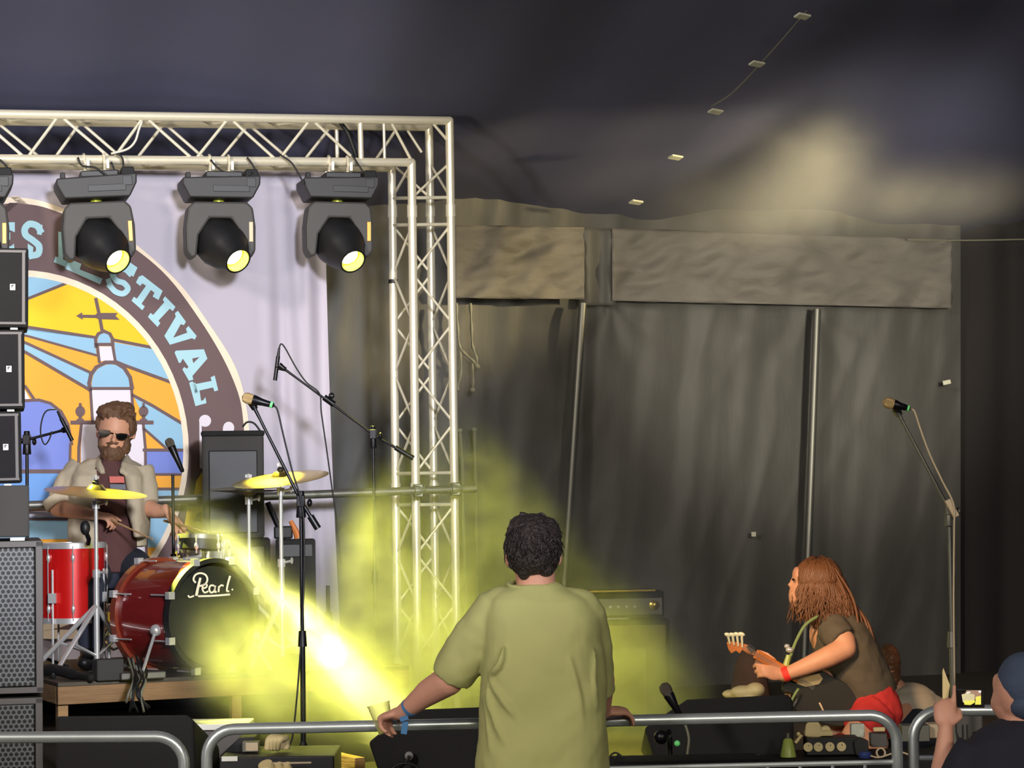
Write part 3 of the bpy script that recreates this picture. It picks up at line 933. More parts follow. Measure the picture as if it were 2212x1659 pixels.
# ================================================================ drum riser
ZR = 1.04
t = thing('drum_riser', 'timber framed drum riser with brown plywood front beam', 'riser', (0, 0, 0))
c0 = PZ(125, 1475, ZR)
ex, ey = V((math.cos(YAW), math.sin(YAW), 0)), V((-math.sin(YAW), math.cos(YAW), 0))
LW, LD = 1.8, 1.55
RR = Rz(YAW)
ctr = c0 + ex * LW / 2 + ey * LD / 2
MB().box(ctr - V((0, 0, .010)), (LW, LD, .02), RR).build('deck', M('stage_ply'), t, bevel=.003)
for k, (p, s) in enumerate(((c0 + ex * LW / 2 + ey * .02, (LW, .04, .085)), (c0 + ex * LW / 2 + ey * (LD - .02), (LW, .04, .085)),
                            (c0 + ex * .02 + ey * LD / 2, (.04, LD - .09, .085)), (c0 + ex * (LW - .02) + ey * LD / 2, (.04, LD - .09, .085)))):
    MB().box(p - V((0, 0, .020 + .0425)), s, RR).build('beam', M('wood_box' if k == 0 else 'timber'), t, bevel=.003)
for (u, v) in ((.035, .065), (LW - .035, .065), (.035, LD - .065), (LW - .035, LD - .065), (LW / 2, .065)):
    p = c0 + ex * u + ey * v
    z0 = ZR - .105
    MB().box(V((p.x, p.y, (z0 + ZS) / 2 + .003)), (.05, .05, z0 - ZS), RR).build('post', M('timber'), t, bevel=.003)
    if u < .1: MB().box(V((p.x, p.y, z0 + .03)) + ex * .03 - ey * .05, (.10, .02, .05), RR).build('corner_block', M('timber'), t, bevel=.004)
def bar(a, b, r, m='chrome', n=10):
    return MB().tube([a, b], r, n)
def hoop(mb, c, axis, R_, w, th, n=40):
    mb.lathe([(R_ - th, -w / 2), (R_, -w / 2), (R_, w / 2), (R_ - th, w / 2), (R_ - th, -w / 2)], c, axis, n, cap=False)
    return mb
# ---------------------------------------------------------------- bass drum
AX = V((math.sin(math.radians(46)), -math.cos(math.radians(46)), 0))
FC = P(457, 1330, 11.75)
BRD = .272
BCc = FC - AX * .42
FC.z = BCc.z = FC.z
t = thing('bass_drum', 'wine red bass drum lettered Pearl on its dark front head', 'drum', V(((FC.x + BCc.x) / 2, (FC.y + BCc.y) / 2, ZR)))
MB().lathe([(BRD - .012, .0), (BRD - .012, .42)], BCc, AX, 48, cap=False).build('shell', M('drum_wine'), t, smooth=True)
MB().lathe([(BRD - .03, 0), (BRD - .03, .006)], FC - AX * .004, AX, 48).build('front_head', M('drum_head'), t, smooth=True)
MB().lathe([(BRD - .03, 0), (BRD - .03, .006)], BCc, AX, 48).build('batter_head', M('snare_head'), t, smooth=True)
mat('hoop_wood', (120, 52, 34), 0.3, 0, .1, coat=.6)
hoop(MB(), FC + AX * .004, AX, BRD + .008, .04, .022, 56).build('hoop', M('black_plastic'), t, smooth=True)
hoop(MB(), BCc - AX * .004, AX, BRD + .008, .04, .022, 56).build('hoop', M('hoop_wood'), t, smooth=True)
bx_, by_, _ = frame(AX)
for k in range(8):
    a = 2 * math.pi * (k + .5) / 8
    d = bx_ * math.cos(a) + by_ * math.sin(a)
    for (e_, s_) in ((FC, -1), (BCc, 1)):
        tr = MB().tube([e_ + d * (BRD + .016) - AX * s_ * .01, e_ + d * (BRD + .016) + AX * s_ * .13], .004, 6)
        tr.box(e_ + d * (BRD + .012) - AX * s_ * .012, (.035, .035, .03), Matrix((bx_, by_, AX)).transposed())
        tr.build('tension_claw', M('chrome'), t, smooth=True)
for s_ in (-1, 1):
    side = bx_ * s_
    a = FC - AX * .10 + side * (BRD - .01) - V((0, 0, .06))
    f = V((a.x, a.y, ZR + .01)) + side * .14 + AX * .06
    sp = MB().tube([a, f], .008, 8).ell(a, (.03, .03, .03), n=10).tube([f, f - V((0, 0, .012))], .014, 8)
    sp.build('spur', M('chrome'), t, smooth=True)
# lettering: hand traced script
HX = V((0, 0, 1)).cross(AX) * 1.0
if HX.x < 0: HX = -HX
lt = MB()
def onH(px, py, off=.006):
    return PP(px, py, FC + AX * (.002 + off), AX)
def ink(pts, w0, w1=None, k=5, mb=lt):
    q = catmull([V((x, y, 0)) for x, y in pts], k)
    n = len(q)
    L_, R_ = [], []
    for i, p in enumerate(q):
        d = (q[min(i + 1, n - 1)] - q[max(i - 1, 0)]).normalized()
        nn_ = V((-d.y, d.x, 0))
        w = w0 + ((w1 if w1 is not None else w0) - w0) * i / (n - 1)
        L_.append(onH(*(p + nn_ * w / 2).xy)); R_.append(onH(*(p - nn_ * w / 2).xy))
    for i in range(n - 1):
        mb.face([L_[i], L_[i + 1], R_[i + 1], R_[i]])
ink([(424, 1287), (428, 1268), (433, 1248)], 6, 5)                         # P stem
ink([(423, 1259), (418, 1252), (422, 1242), (433, 1238), (444, 1242), (448, 1252), (443, 1262), (431, 1266)], 4, 4)
ink([(436, 1272), (446, 1268), (446, 1262), (440, 1263), (437, 1272), (442, 1280), (450, 1277)], 3.6)
ink([(463, 1265), (455, 1265), (452, 1273), (456, 1280), (463, 1276), (465, 1265), (464, 1278), (468, 1278)], 3.8)
ink([(473, 1266), (472, 1279)], 4); ink([(472, 1270), (478, 1264), (483, 1266)], 3.6)
ink([(497, 1244), (492, 1262), (490, 1276), (495, 1277)], 4.5, 3.5)
ink([(501, 1272), (502, 1273.5), (501, 1275)], 3.5)
ink([(428, 1288), (460, 1287), (497, 1284)], 4)
ink([(406, 1286), (410, 1290), (419, 1287)], 3.5)
lt.build('lettering', M('lettering'), t)
# ---------------------------------------------------------------- drums on stands
def drum(name, label, c, r, h, m, legs=(), rods=8, axis=(0, 0, 1)):
    c = V(c)
    A_ = V(axis).normalized()
    t = thing(name, label, 'drum', (c.x, c.y, c.z))
    MB().lathe([(r, 0), (r, h)], c, A_, 40, cap=False).build('shell', M(m), t, smooth=True)
    for z_ in (0, h):
        hoop(MB(), c + A_ * z_, A_, r + .010, .028, .012).build('rim', M('chrome'), t, smooth=True)
        MB().lathe([(r - .004, 0), (r - .004, .004)], c + A_ * (z_ + (.006 if z_ else -.006)), A_, 40).build('head', M('snare_head'), t, smooth=True)
    x, y, _ = frame(A_)
    for k in range(rods):
        a = 2 * math.pi * k / rods + .2
        d = (x * math.cos(a) + y * math.sin(a))
        q = MB().tube([c + d * (r + .010), c + A_ * h + d * (r + .010)], .003, 6)
        for z_ in ((h * .16, h * .84) if h > .2 else (h * .5,)):
            q.ell(c + A_ * z_ + d * (r + .006), (.010, .010, .024), n=8)
        q.build('lug_rod', M('chrome'), t, smooth=True)
    for (dx, dy, zt_) in legs:
        p = c + V((dx, dy, 0)).normalized() * (r + .02)
        q = MB().tube([V((p.x, p.y, c.z + zt_)), V((p.x, p.y, ZR + .03)), V((p.x + dx * .03, p.y + dy * .03, ZR + .008))], .006, 8)
        q.box(V((p.x, p.y, c.z + zt_ * .45)), (.04, .04, .05))
        q.build('leg', M('chrome'), t, smooth=True)
    return t
ft = P(157, 1338, 12.35)
drum('floor_tom', 'bright red floor tom with chrome rims beside the subwoofer', ft, .165, ft.z * 0 + (P(157, 1178, 12.35).z - ft.z), 'drum_red', ((-.4, -1, .26), (1, -.4, .26), (-.6, .9, .26)))
sn = P(440, 1213, 12.5)
drum('snare_drum', 'chrome snare drum seen above the bass drum', sn, .125, .10, 'chrome', (), 8, (0.05, .08, 1))
# snare stand
p = sn + V((0, 0, 0))
t = thing('snare_stand', 'chrome stand under the snare drum', 'drum stand', (p.x, p.y, ZR))
MB().tube([V((p.x, p.y, ZR + .1)), V((p.x, p.y, sn.z - .03))], .012, 10).build('pole', M('chrome'), t, smooth=True)
for a in (0.3, 2.4, 4.5):
    MB().tube([V((p.x, p.y, ZR + .22)), V((p.x + .2 * math.cos(a), p.y + .2 * math.sin(a), ZR + .01))], .008, 8).build('leg', M('chrome'), t, smooth=True)
    MB().tube([V((p.x, p.y, sn.z - .04)), V((p.x + .12 * math.cos(a), p.y + .12 * math.sin(a), sn.z - .016))], .006, 8).build('basket_arm', M('chrome'), t, smooth=True)
# dark drum pad above the snare
q = P(432, 1172, 12.0)
t = thing('tom_drum', 'small dark tom with chrome rim mounted over the bass drum', 'drum', q)
MB().lathe([(.105, -.035), (.105, .03)], q, (.05, .1, 1), 32).build('shell', M('black_plastic'), t, smooth=True)
hoop(MB(), q + V((0, 0, .025)), (.05, .1, 1), .112, .022, .01).build('rim', M('steel_dull'), t, smooth=True)
for a in range(6):
    d = V((math.cos(a * 1.047 + .5), math.sin(a * 1.047 + .5), 0)) * .116
    MB().tube([q + d + V((0, 0, -.05)), q + d + V((0, 0, .04))], .005, 6).ell(q + d + V((0, 0, -.015)), (.011, .011, .02), n=8).build('lug_rod', M('chrome'), t, smooth=True)
f_ = (FC + BCc) / 2
MB().tube([q - V((0, 0, .03)), q - V((0, 0, .07)), V((f_.x, f_.y, FC.z + BRD + .0))], .011, 8).build('mount_arm', M('chrome'), t, smooth=True)
# ---------------------------------------------------------------- cymbals
def cymbal(mb, c, r, nrm, bell=.2, dome=.06):
    pf = [(.004, r * (dome + .10)), (r * bell * .6, r * (dome + .085)), (r * bell, r * dome), (r * .6, r * dome * .55), (r * .95, 0), (r, -.003), (r * .95, -.003), (r * .6, r * dome * .55 - .003), (r * bell, r * dome - .003), (.004, r * (dome + .1) - .003)]
    return mb.lathe(pf, c, nrm, 48, cap=False)
def tripod(t, base, hgt, spread, m='chrome', angs=(.4, 2.5, 4.6), r=.012, z0=None):
    z0 = ZR if z0 is None else z0
    for a in angs:
        f = V((base.x + spread * math.cos(a), base.y + spread * math.sin(a), z0 + .012))
        top = V((base.x, base.y, z0 + hgt))
        l = MB().tube([top, f], r, 8).build('leg', M(m), t, smooth=True)
        MB().ell(f, (.016, .016, .012), n=8).build('rubber_foot', M('rubber'), l, smooth=True)
        MB().tube([V((base.x, base.y, z0 + hgt * .25)), top.lerp(f, .55)], r * .6, 6).build('brace', M(m), t, smooth=True)
def cym_stand(name, label, px0, pyt, px1, D, cyl, clab, nrm, r, cm='cymbal', angs=(.4, 2.5, 4.6), hat=False, grp=None):
    top = P(px0, pyt, D)
    base = V((top.x, top.y, ZR))
    t = thing(name, label, 'cymbal stand', base)
    MB().tube([base + V((0, 0, .05)), V((base.x, base.y, ZR + (top.z - ZR) * .55))], .0145, 12).build('lower_tube', M('chrome'), t, smooth=True)
    MB().tube([V((base.x, base.y, ZR + (top.z - ZR) * .5)), top - V((0, 0, .07))], .010, 12).tube([top - V((0, 0, .08)), top + V((0, 0, .05))], .004, 8).build('upper_tube', M('chrome'), t, smooth=True)
    for fz in (.55, .93):
        z_ = ZR + (top.z - ZR) * fz
        MB().tube([V((base.x, base.y, z_ - .02)), V((base.x, base.y, z_ + .02))], .020, 12).tube([V((base.x, base.y, z_)), V((base.x + .05, base.y - .02, z_ + .01))], .007, 8).ell((base.x + .055, base.y - .02, z_ + .012), (.008, .014, .018), n=8).build('collar', M('chrome'), t, smooth=True)
    tripod(t, base, .34, .33, angs=angs)
    c = thing('cymbal', clab, 'cymbal', top, grp or 'cymbals of the drum kit')
    o = cymbal(MB(), top, r, nrm).build('disc', M(cm), c, smooth=True)
    if hat:
        o.name = 'top_disc'
        cymbal(MB(), top - V((0, 0, .012)), r, (nrm[0], nrm[1], -nrm[2])).build('bottom_disc', M(cm), c, smooth=True)
    MB().lathe([(.016, 0), (.018, .01), (.010, .02)], top + V((0, 0, r * .16)), (0, 0, 1), 12).build('felt', M('black_plastic'), c, smooth=True)
    MB().box(top + V((0, 0, r * .16 + .032)), (.034, .008, .016)).tube([top + V((0, 0, r * .16 + .015)), top + V((0, 0, r * .16 + .045))], .006, 8).build('wing_nut', M('chrome'), c, smooth=True)
    return t, c
cym_stand('cymbal_stand', 'chrome cymbal stand in front of the drummer', 207, 1063, 207, 12.0, None, 'large dull cymbal tilted down to the right in front of the drummer', (.10, -.09, 1), .255, 'cymbal_dark', angs=(3.4, 4.2, 1.2))
cym_stand('cymbal_stand', 'chrome cymbal stand behind the tall black microphone stand', 606, 1034, 612, 12.3, None, 'brightly lit yellow cymbal behind the tall microphone stand', (-.10, -.16, 1), .248, 'cymbal', angs=(.2, 2.2, 4.3))
cym_stand('hi_hat_stand', 'chrome stand of the pair of hi hat cymbals', 537, 1055, 537, 12.5, None, 'pair of thin hi hat cymbals seen edge on before the black cabinet', (.0, -.005, 1), .20, 'cymbal_dark', hat=True)
t = thing('drum_throne', 'black round drum stool under the drummer', 'stool', P(245, 1300, 12.95))
p = P(245, 1285, 12.95)
MB().lathe([(.14, -.04), (.165, -.02), (.165, .03), (.14, .045)], p, (0, 0, 1), 24).build('seat', M('black_tolex'), t, smooth=True)
MB().tube([p - V((0, 0, .04)), V((p.x, p.y, ZR + .1))], .016, 10).build('pole', M('chrome'), t, smooth=True)
tripod(t, V((p.x, p.y, ZR)), .22, .22, angs=(.1, 2.2, 4.3))
# bass drum pedal, mats and clutter on the riser
p = PZ(250, 1452, ZR)
t = thing('drum_pedal', 'dark metal bass drum pedal between tom and bass drum', 'pedal', (p.x, p.y, ZR))
MB().box((p.x, p.y, ZR + .03), (.10, .28, .02), Rz(-.7) @ Matrix.Rotation(.2, 3, 'X')).build('footboard', M('steel_dull'), t, bevel=.003)
for s_ in (-.05, .05):
    MB().tube([(p.x + s_, p.y + .1, ZR + .01), (p.x + s_, p.y + .1, ZR + .18)], .009, 8).build('post', M('chrome'), t, smooth=True)
MB().tube([(p.x - .06, p.y + .1, ZR + .17), (p.x + .06, p.y + .1, ZR + .17)], .009, 8).ell((p.x, p.y + .06, ZR + .26), (.02, .03, .02)).tube([(p.x, p.y + .1, ZR + .17), (p.x, p.y + .06, ZR + .26)], .005, 6).build('beater', M('steel_dull'), t, smooth=True)
p = PZ(226, 1473, ZR)
tag(MB().box((p.x, p.y + .09, ZR + .052), (.13, .10, .10), RR).build('stage_box', M('grey_cover'), bevel=.006), 'small dull green box on the riser edge under the bass drum', 'box')
MATS['stage_greenbox'] = mat('stage_greenbox', (60, 74, 58), .7)
tag(MB().box((P(300, 1478, 11.55).x, P(300, 1478, 11.55).y + .05, ZR + .02), (.22, .12, .034), RR).build('pedal_plate', M('steel_dull'), bevel=.006), 'flat grey plate lying on the riser beside the cables', 'plate')
t = thing('rolled_cloth', 'dark rolled cloth lying on the riser behind the subwoofer', 'cloth', PZ(150, 1470, ZR))
q0, q1 = PZ(92, 1462, ZR) + V((0, 0, .03)), PZ(200, 1474, ZR) + V((0, 0, .022))
MB().tube(catmull([q0, q0.lerp(q1, .3) + V((0, 0, .012)), q0.lerp(q1, .7), q1]), [.03] * 6 + [.026] * 6 + [.018] * 7, 10).build('roll', M('black_tolex'), t, smooth='all')
CL_ = ['leftmost loose black cable hanging over the riser edge below the bass drum'] + ['loose cable hanging over the riser edge, number %s from the left of the bundle' % w for w in ('two', 'three', 'four', 'five', 'six', 'seven', 'eight')] + ['rightmost loose cable hanging over the riser edge below the bass drum']
for k in range(9):
    x0 = 285 + k * 3.5
    pts = [P(x0 - 8 + 3 * math.sin(k * 2), 1420 + 5 * math.sin(k), 11.65), P(x0 + 4 * math.sin(k * 1.7), 1448, 11.52), P(x0 + 3 + 6 * math.sin(k * 2.3), 1470, 11.36), P(x0 - 8 + 7 * math.sin(k * 1.3), 1500, 11.30), P(x0 - 12 + k * 3 + 5 * math.sin(k * 3.1), 1518 + 22 * abs(math.sin(k * 1.9)), 11.32)]
    cable(pts, .006, 'cable_black' if k % 3 else 'cable_grey', CL_[k], group='cables over the riser edge')
# ================================================================ backline
def pbox(name, label, cat, x0, x1, y0, y1, D, dep, m, group=None, yaw=YAW, parts=True, bev=.01, zmin=None):
    """box whose front spans these pixels at distance D"""
    a, b = P(x0, y0, D), P(x1, y1, D)
    w, h = (b.x - a.x), a.z - b.z
    if zmin is not None:
        b.z = zmin; h = a.z - b.z
    cy_ = math.cos(yaw)
    c = V(((a.x + b.x) / 2, D, b.z))
    ay = V((-math.sin(yaw), math.cos(yaw), 0))
    # front face width corrected for the turn
    w = w / cy_ if yaw else w
    o = thing(name, label, cat, c, group, rot=(0, 0, yaw))
    MB().box((0, dep / 2, h / 2), (w, dep, h)).build('cabinet', M(m), o, bevel=bev, local=True)
    return o, w, h
o, w, h = pbox('speaker_cabinet', 'tall black covered loudspeaker with cable on top behind the hi hat', 'loudspeaker', 437, 571, 938, 1163, 13.0, .26, 'grey_cover', yaw=.12, bev=.02)
MB().box((0, .16, h + .002), (w + .012, .34, .03)).build('cover_top', M('black_tolex'), o, bevel=.012, local=True)
MB().box((0, -.004, h / 2 - .03), (w - .07, .012, h - .12)).build('grille', M('black_plastic'), o, bevel=.006, local=True)
cable([P(x, y, 13.1) for x, y in ((524, 922), (534, 912), (548, 914), (560, 928), (566, 940))], .006, 'cable_black', 'short cable arching from the top of the covered loudspeaker')
o, w, h = pbox('bass_bin', 'black cabinet under the covered loudspeaker behind the drums', 'loudspeaker', 440, 586, 1165, 1465, 12.98, .28, 'black_tolex', yaw=.12, zmin=ZR + .003)
MB().box((0, -.004, h / 2), (w - .06, .012, h - .08)).build('grille', M('black_plastic'), o, bevel=.006, local=True)
o, w, h = pbox('amplifier_case', 'square black case standing behind the right cymbal stand', 'case', 596, 683, 1166, 1345, 13.1, .22, 'black_tolex', yaw=.1, zmin=ZR + .003)
MB().box((0, -.004, h - .06), (w - .03, .01, .07)).build('panel', M('black_plastic'), o, bevel=.004, local=True)
t = thing('folded_stand', 'dark folded stand with brown clamp leaning above the square black case', 'stand', P(615, 1165, 13.2))
MB().tube([P(578, 1085, 13.2), P(600, 1135, 13.2), P(612, 1166, 13.2)], .016, 8).build('arm', M('black_metal'), t, smooth=True)
MB().box(P(612, 1150, 13.2), (.10, .06, .07)).build('bracket', M('black_plastic'), t, bevel=.01)
MB().tube([P(628, 1125, 13.2), P(640, 1150, 13.2), P(644, 1163, 13.2)], [.012, .018, .02], 8).build('brown_clamp', M('guitar_wood'), t, smooth=True)
# bass amplifier on its cabinet
mat('tan_grille', (150, 140, 84), 0.85, 0, .1, 90)
o, w, h = pbox('bass_cabinet', 'large tan fronted speaker cabinet in yellow haze behind the man in green', 'loudspeaker', 1268, 1452, 1340, 1600, 13.3, .42, 'black_tolex', yaw=.12, zmin=ZS + .003)
MB().box((0, -.006, h / 2), (w - .05, .016, h - .06)).build('grille_cloth', M('tan_grille'), o, bevel=.008, local=True)
o2, w2, h2 = pbox('bass_amplifier', 'amplifier head with shiny trim on top of the tan fronted cabinet', 'amplifier', 1262, 1436, 1282, 1336, 13.3, .34, 'black_tolex', yaw=.12, zmin=None)
o2.location.z = ZS + .003 + h + .012
MB().box((0, -.008, h2 * .42), (w2 - .03, .012, h2 * .62)).build('control_panel', M('steel_dull'), o2, local=True)
MB().box((-.03, -.012, h2 + .004), (w2 - .04, .02, .012)).build('trim', M('cymbal'), o2, local=True, bevel=.002)
for k in range(6):
    MB().lathe([(.010, 0), (.008, .016)], (-w2 / 2 + .05 + k * .045, -.014, h2 * .42), (0, -1, 0), 12).build('knob', M('chrome'), o2, local=True, smooth=True)
MB().lathe([(.028, 0), (.028, .012), (.012, .02)], (w2 / 2 - .06, -.014, h2 * .45), (0, -1, 0), 18).build('dial', M('cymbal'), o2, local=True, smooth=True)
MB().tube([(-.12, -.02, -.004), (.02, -.02, -.004)], .006, 8).build('handle', M('chrome'), o2, local=True, smooth=True)
for s_ in (-1, 1):
    MB().box((s_ * (w2 / 2 - .05), .05, -.006), (.03, .03, .012)).build('foot', M('rubber'), o2, local=True)
# ================================================================ floor monitors
def wedge(label, out, D, dep, back, group='floor monitors along the stage front'):
    """outline (pixels) of the side facing the audience, pushed back towards the band"""
    poly3 = [P(x, y, D) for x, y in out]
    zm = min(p.z for p in poly3)
    for p in poly3:
        if p.z < ZS + .05 or p.z == zm: p.z = ZS + .004
    c = sum(poly3, V()) / len(poly3)
    t = thing('floor_monitor', label, 'monitor', V((c.x, c.y, ZS)), group)
    n = len(poly3)
    bk = [p + V((back[0], dep, 0)) + V((0, 0, (0 if p.z < ZS + .05 else -back[1]))) for p in poly3]
    mb = MB()
    mb.add(poly3 + bk, [tuple(range(n)), tuple(reversed(range(n, 2 * n)))] + [(i, i + n, (i + 1) % n + n, (i + 1) % n) for i in range(n)])
    mb.build('cabinet', M('black_tolex'), t, bevel=.012)
    return t, c
t, c = wedge('black wedge monitor behind the left barrier', [(120, 1546), (405, 1543), (418, 1556), (424, 1800), (120, 1800)], 9.95, .46, (.05, .16))
h_ = P(424, 1625, 10.15)
MB().ell((h_.x + .02, h_.y, h_.z), (.012, .05, .045), n=12).build('side_handle', M('steel_dull'), t, smooth=True)
t, c = wedge('black wedge monitor behind the man in the green shirt', [(796, 1602), (884, 1532), (1228, 1519), (1236, 1540), (1236, 1820), (850, 1820)], 10.1, .42, (0, .14))
p = P(884, 1632, 10.08)
MB().lathe([(.018, 0), (.018, .02), (.008, .03)], p, (0, -1, 0), 14).build('socket', M('chrome'), t, smooth=True)
cable([P(x, y, 10.04) for x, y in ((884, 1632), (880, 1642), (868, 1655), (850, 1672))], .007, 'cable_black', 'black lead plugged into the middle monitor')
cable([P(x, y, 10.0) for x, y in ((842, 1665), (862, 1651), (885, 1650), (905, 1660), (915, 1680))], .007, 'cable_black', 'curved black lead lying before the middle monitor')
t, c = wedge('black wedge monitor in front of the guitarist', [(1392, 1572), (1484, 1510), (1704, 1499), (1714, 1514), (1718, 1820), (1440, 1820)], 10.35, .42, (0, .14))
for (x, y) in ((1463, 1606), (1468, 1562)):
    pass
# ================================================================ microphones and stands
def microphone(label, a, b, D, r=.026, gm='mic_gold', ring=True, group='vocal microphones', D2=None):
    A_, B_ = P(a[0], a[1], D), P(b[0], b[1], D2 or D)
    d = (B_ - A_).normalized()
    L_ = (B_ - A_).length
    t = thing('microphone', label, 'microphone', (A_ + B_) / 2, group)
    MB().lathe([(.2 * r, -.9 * r), (.75 * r, -.65 * r), (r, 0), (.93 * r, .6 * r), (.80 * r, 1.1 * r)], A_, d, 18).build('grille', M(gm), t, smooth=True)
    MB().lathe([(.84 * r, r * 1.0), (.9 * r, r * 1.2), (.62 * r, L_ * .55), (.48 * r, L_ * .95), (.3 * r, L_)], A_, d, 16).build('body', M('black_metal'), t, smooth=True)
    if ring:
        MB().lathe([(.56 * r, L_ * .86), (.56 * r, L_ * .95)], A_, d, 14).build('green_ring', M('mic_green'), t, smooth=True)
    return t
def pencil(label, a, b, D, r=.011):
    A_, B_ = P(a[0], a[1], D), P(b[0], b[1], D)
    t = thing('microphone', label, 'microphone', (A_ + B_) / 2, 'overhead microphones')
    MB().tube([A_, A_.lerp(B_, .25)], [r * .55, r * .8], 12).build('connector', M('black_metal'), t, smooth=True)
    MB().tube([A_.lerp(B_, .25), B_], r, 12).build('body', M('black_metal'), t, smooth=True)
def stand(label, clip, pivot, tail, D, z0, foot='tripod', m='black_metal', spread=.3, hub=.12, rp=.011, ang=(.5, 2.6, 4.7), name='microphone_stand', Dp=None):
    C_, Q, T_ = P(clip[0], clip[1], D), P(pivot[0], pivot[1], Dp or D), P(tail[0], tail[1], Dp or D)
    t = thing(name, label, 'microphone stand', V((Q.x, Q.y, z0)), 'microphone stands')
    if (T_ - C_).length > .2:
        MB().tube([C_, C_.lerp(Q, .12), Q, T_.lerp(Q, .5), T_], [rp * .8, rp * .62, rp * .7, rp * .8, rp * 1.3], 10).build('boom', M(m), t, smooth=True)
        MB().tube([T_.lerp(Q, .45), T_], rp * 1.5, 10).build('counterweight', M(m), t, smooth=True)
        MB().tube([Q + V((0, 0, .045)), Q - V((0, 0, .075))], [rp * 1.4, rp * 2.1], 10).box(Q, (.035, .05, .05)).ell(Q + V((.04, -.01, -.01)), (.012, .02, .02), n=8).build('pivot_clutch', M(m), t, smooth=True, bevel=.004)
        MB().tube([C_, C_ + (C_ - Q).normalized() * .035], [rp * 1.3, rp * 1.8], 10).build('clip', M(m), t, smooth=True)
    top = Q - V((0, 0, .06))
    zm = z0 + (top.z - z0) * .55
    MB().tube([V((Q.x, Q.y, z0 + .03)), V((Q.x, Q.y, zm))], rp * 1.15, 12).tube([V((Q.x, Q.y, zm)), top], rp * .8, 12).build('pole', M(m), t, smooth=True)
    MB().tube([V((Q.x, Q.y, zm - .035)), V((Q.x, Q.y, zm + .035))], [rp * 1.9, rp * 1.5], 12).build('height_clutch', M(m), t, smooth=True)
    if foot == 'tripod':
        MB().lathe([(.045, hub - .03), (.042, hub + .02), (.028, hub + .065), (.015, hub + .10)], (Q.x, Q.y, z0), (0, 0, 1), 18).build('hub', M(m), t, smooth=True)
        MB().tube([(Q.x + .02, Q.y, z0 + hub + .05), (Q.x + .055, Q.y - .01, z0 + hub + .055)], .006, 8).ell((Q.x + .058, Q.y - .01, z0 + hub + .055), (.010, .016, .030), n=10).build('wing_screw', M(m), t, smooth=True)
        for a in ang:
            e = V((Q.x + spread * math.cos(a), Q.y + spread * math.sin(a), z0 + .012))
            l = MB().tube([V((Q.x, Q.y, z0 + hub)), e], .008, 8).build('leg', M(m), t, smooth=True)
            MB().ell(e, (.014, .014, .012), n=8).build('rubber_foot', M('rubber'), l, smooth=True)
    else:
        MB().lathe([(.12, 0.002), (.12, .012), (.03, .028), (.015, .04)], (Q.x, Q.y, z0), (0, 0, 1), 28).build('round_base', M(m), t, smooth=True)
    return t
stand('tall black boom microphone stand on the stage front at the centre left', (551, 884), (650, 1082), (687, 1142), 10.75, ZS, ang=(-.45, 2.0, 3.9))
microphone('vocal microphone with gold grille on the tall black stand left of centre', (534, 860), (592, 876), 10.72)
MB_c = cable([P(x, y, 10.72) for x, y in ((592, 876), (600, 888), (612, 940), (632, 1020), (650, 1080), (657, 1150), (655, 1300), (648, 1420), (640, 1520), (632, 1590), (625, 1610))], .0045, 'cable_black', 'thin black cable hanging along the tall microphone stand left of centre')
stand('tall microphone stand with pale pivot at the right, before the dark drape', (1943, 898), (2050, 1100), (2062, 1118), 10.72, ZS, m='steel_dull', ang=(.3, 2.4, 4.4), rp=.012, spread=.14)
q = P(2056, 1098, 10.68)
t_ = bpy.data.objects['microphone_stand.001']
MB().box(q, (.028, .03, .085), Matrix.Rotation(-.48, 3, 'Y')).build('pale_pivot', M('beige_label'), t_, bevel=.004)
microphone('vocal microphone with pale gold grille and green ring at the right', (1918, 870), (1966, 883), 10.65)
cable([P(x, y, 10.66) for x, y in ((1966, 883), (1976, 890), (1990, 932), (2010, 985), (2036, 1040), (2060, 1090), (2061, 1140), (2060, 1300), (2062, 1480))], .0045, 'beige_label', 'pale cable running down the microphone stand at the right')
pencil('slim black overhead microphone hanging before the white banner', (603, 752), (594, 822), 12.95)
stand('long boom stand reaching over the drums from beside the truss leg', (614, 797), (806, 938), (893, 990), 12.95, ZS, m='black_metal', rp=.010, spread=.2, ang=(.7, -.6, 4.9))
t_ = bpy.data.objects['microphone_stand.002']
MB().tube([P(596, 793, 12.95), P(618, 798, 12.95)], .012, 8).tube([P(700, 858, 12.95), P(722, 874, 12.95)], .018, 10).ell(P(716, 855, 12.93), (.016, .012, .018), n=8).build('clip', M('black_metal'), t_, smooth=True)
cable([P(x, y, 12.93) for x, y in ((603, 752), (607, 743), (616, 752), (640, 795), (662, 826), (690, 850), (694, 890), (704, 960), (718, 1060), (728, 1130), (737, 1220))], .0045, 'cable_black', 'thin black cable dropping from the overhead boom down the banner edge')
pencil('slim black overhead microphone tilted above the drummer at the left', (124, 888), (156, 952), 12.2, .010)
stand('chrome boom stand beside the line array speakers', (134, 930), (58, 950), (40, 953), 12.25, ZR, m='black_metal', rp=.011, hub=.1, spread=.2)
cable([P(x, y, 12.2) for x, y in ((122, 884), (100, 888), (90, 910), (88, 938), (96, 960), (106, 950), (112, 932))], .004, 'cable_black', 'black cable loop under the overhead microphone at the left')
microphone('dark vocal microphone pointing at the drummer', (366, 955), (395, 1020), 12.42, .024, 'mic_grey', False)
stand('straight dark stand holding the microphone beside the drummer', (369, 985), (373, 1000), (373, 1002), 12.42, ZR, rp=.010, hub=.1, spread=.2)
t = thing('microphone', 'dark egg shaped clip microphone on the floor tom rim', 'microphone', P(186, 1150, 12.1), 'drum microphones')
MB().ell(P(184, 1140, 12.1), (.026, .026, .038)).build('body', M('black_plastic'), t, smooth=True)
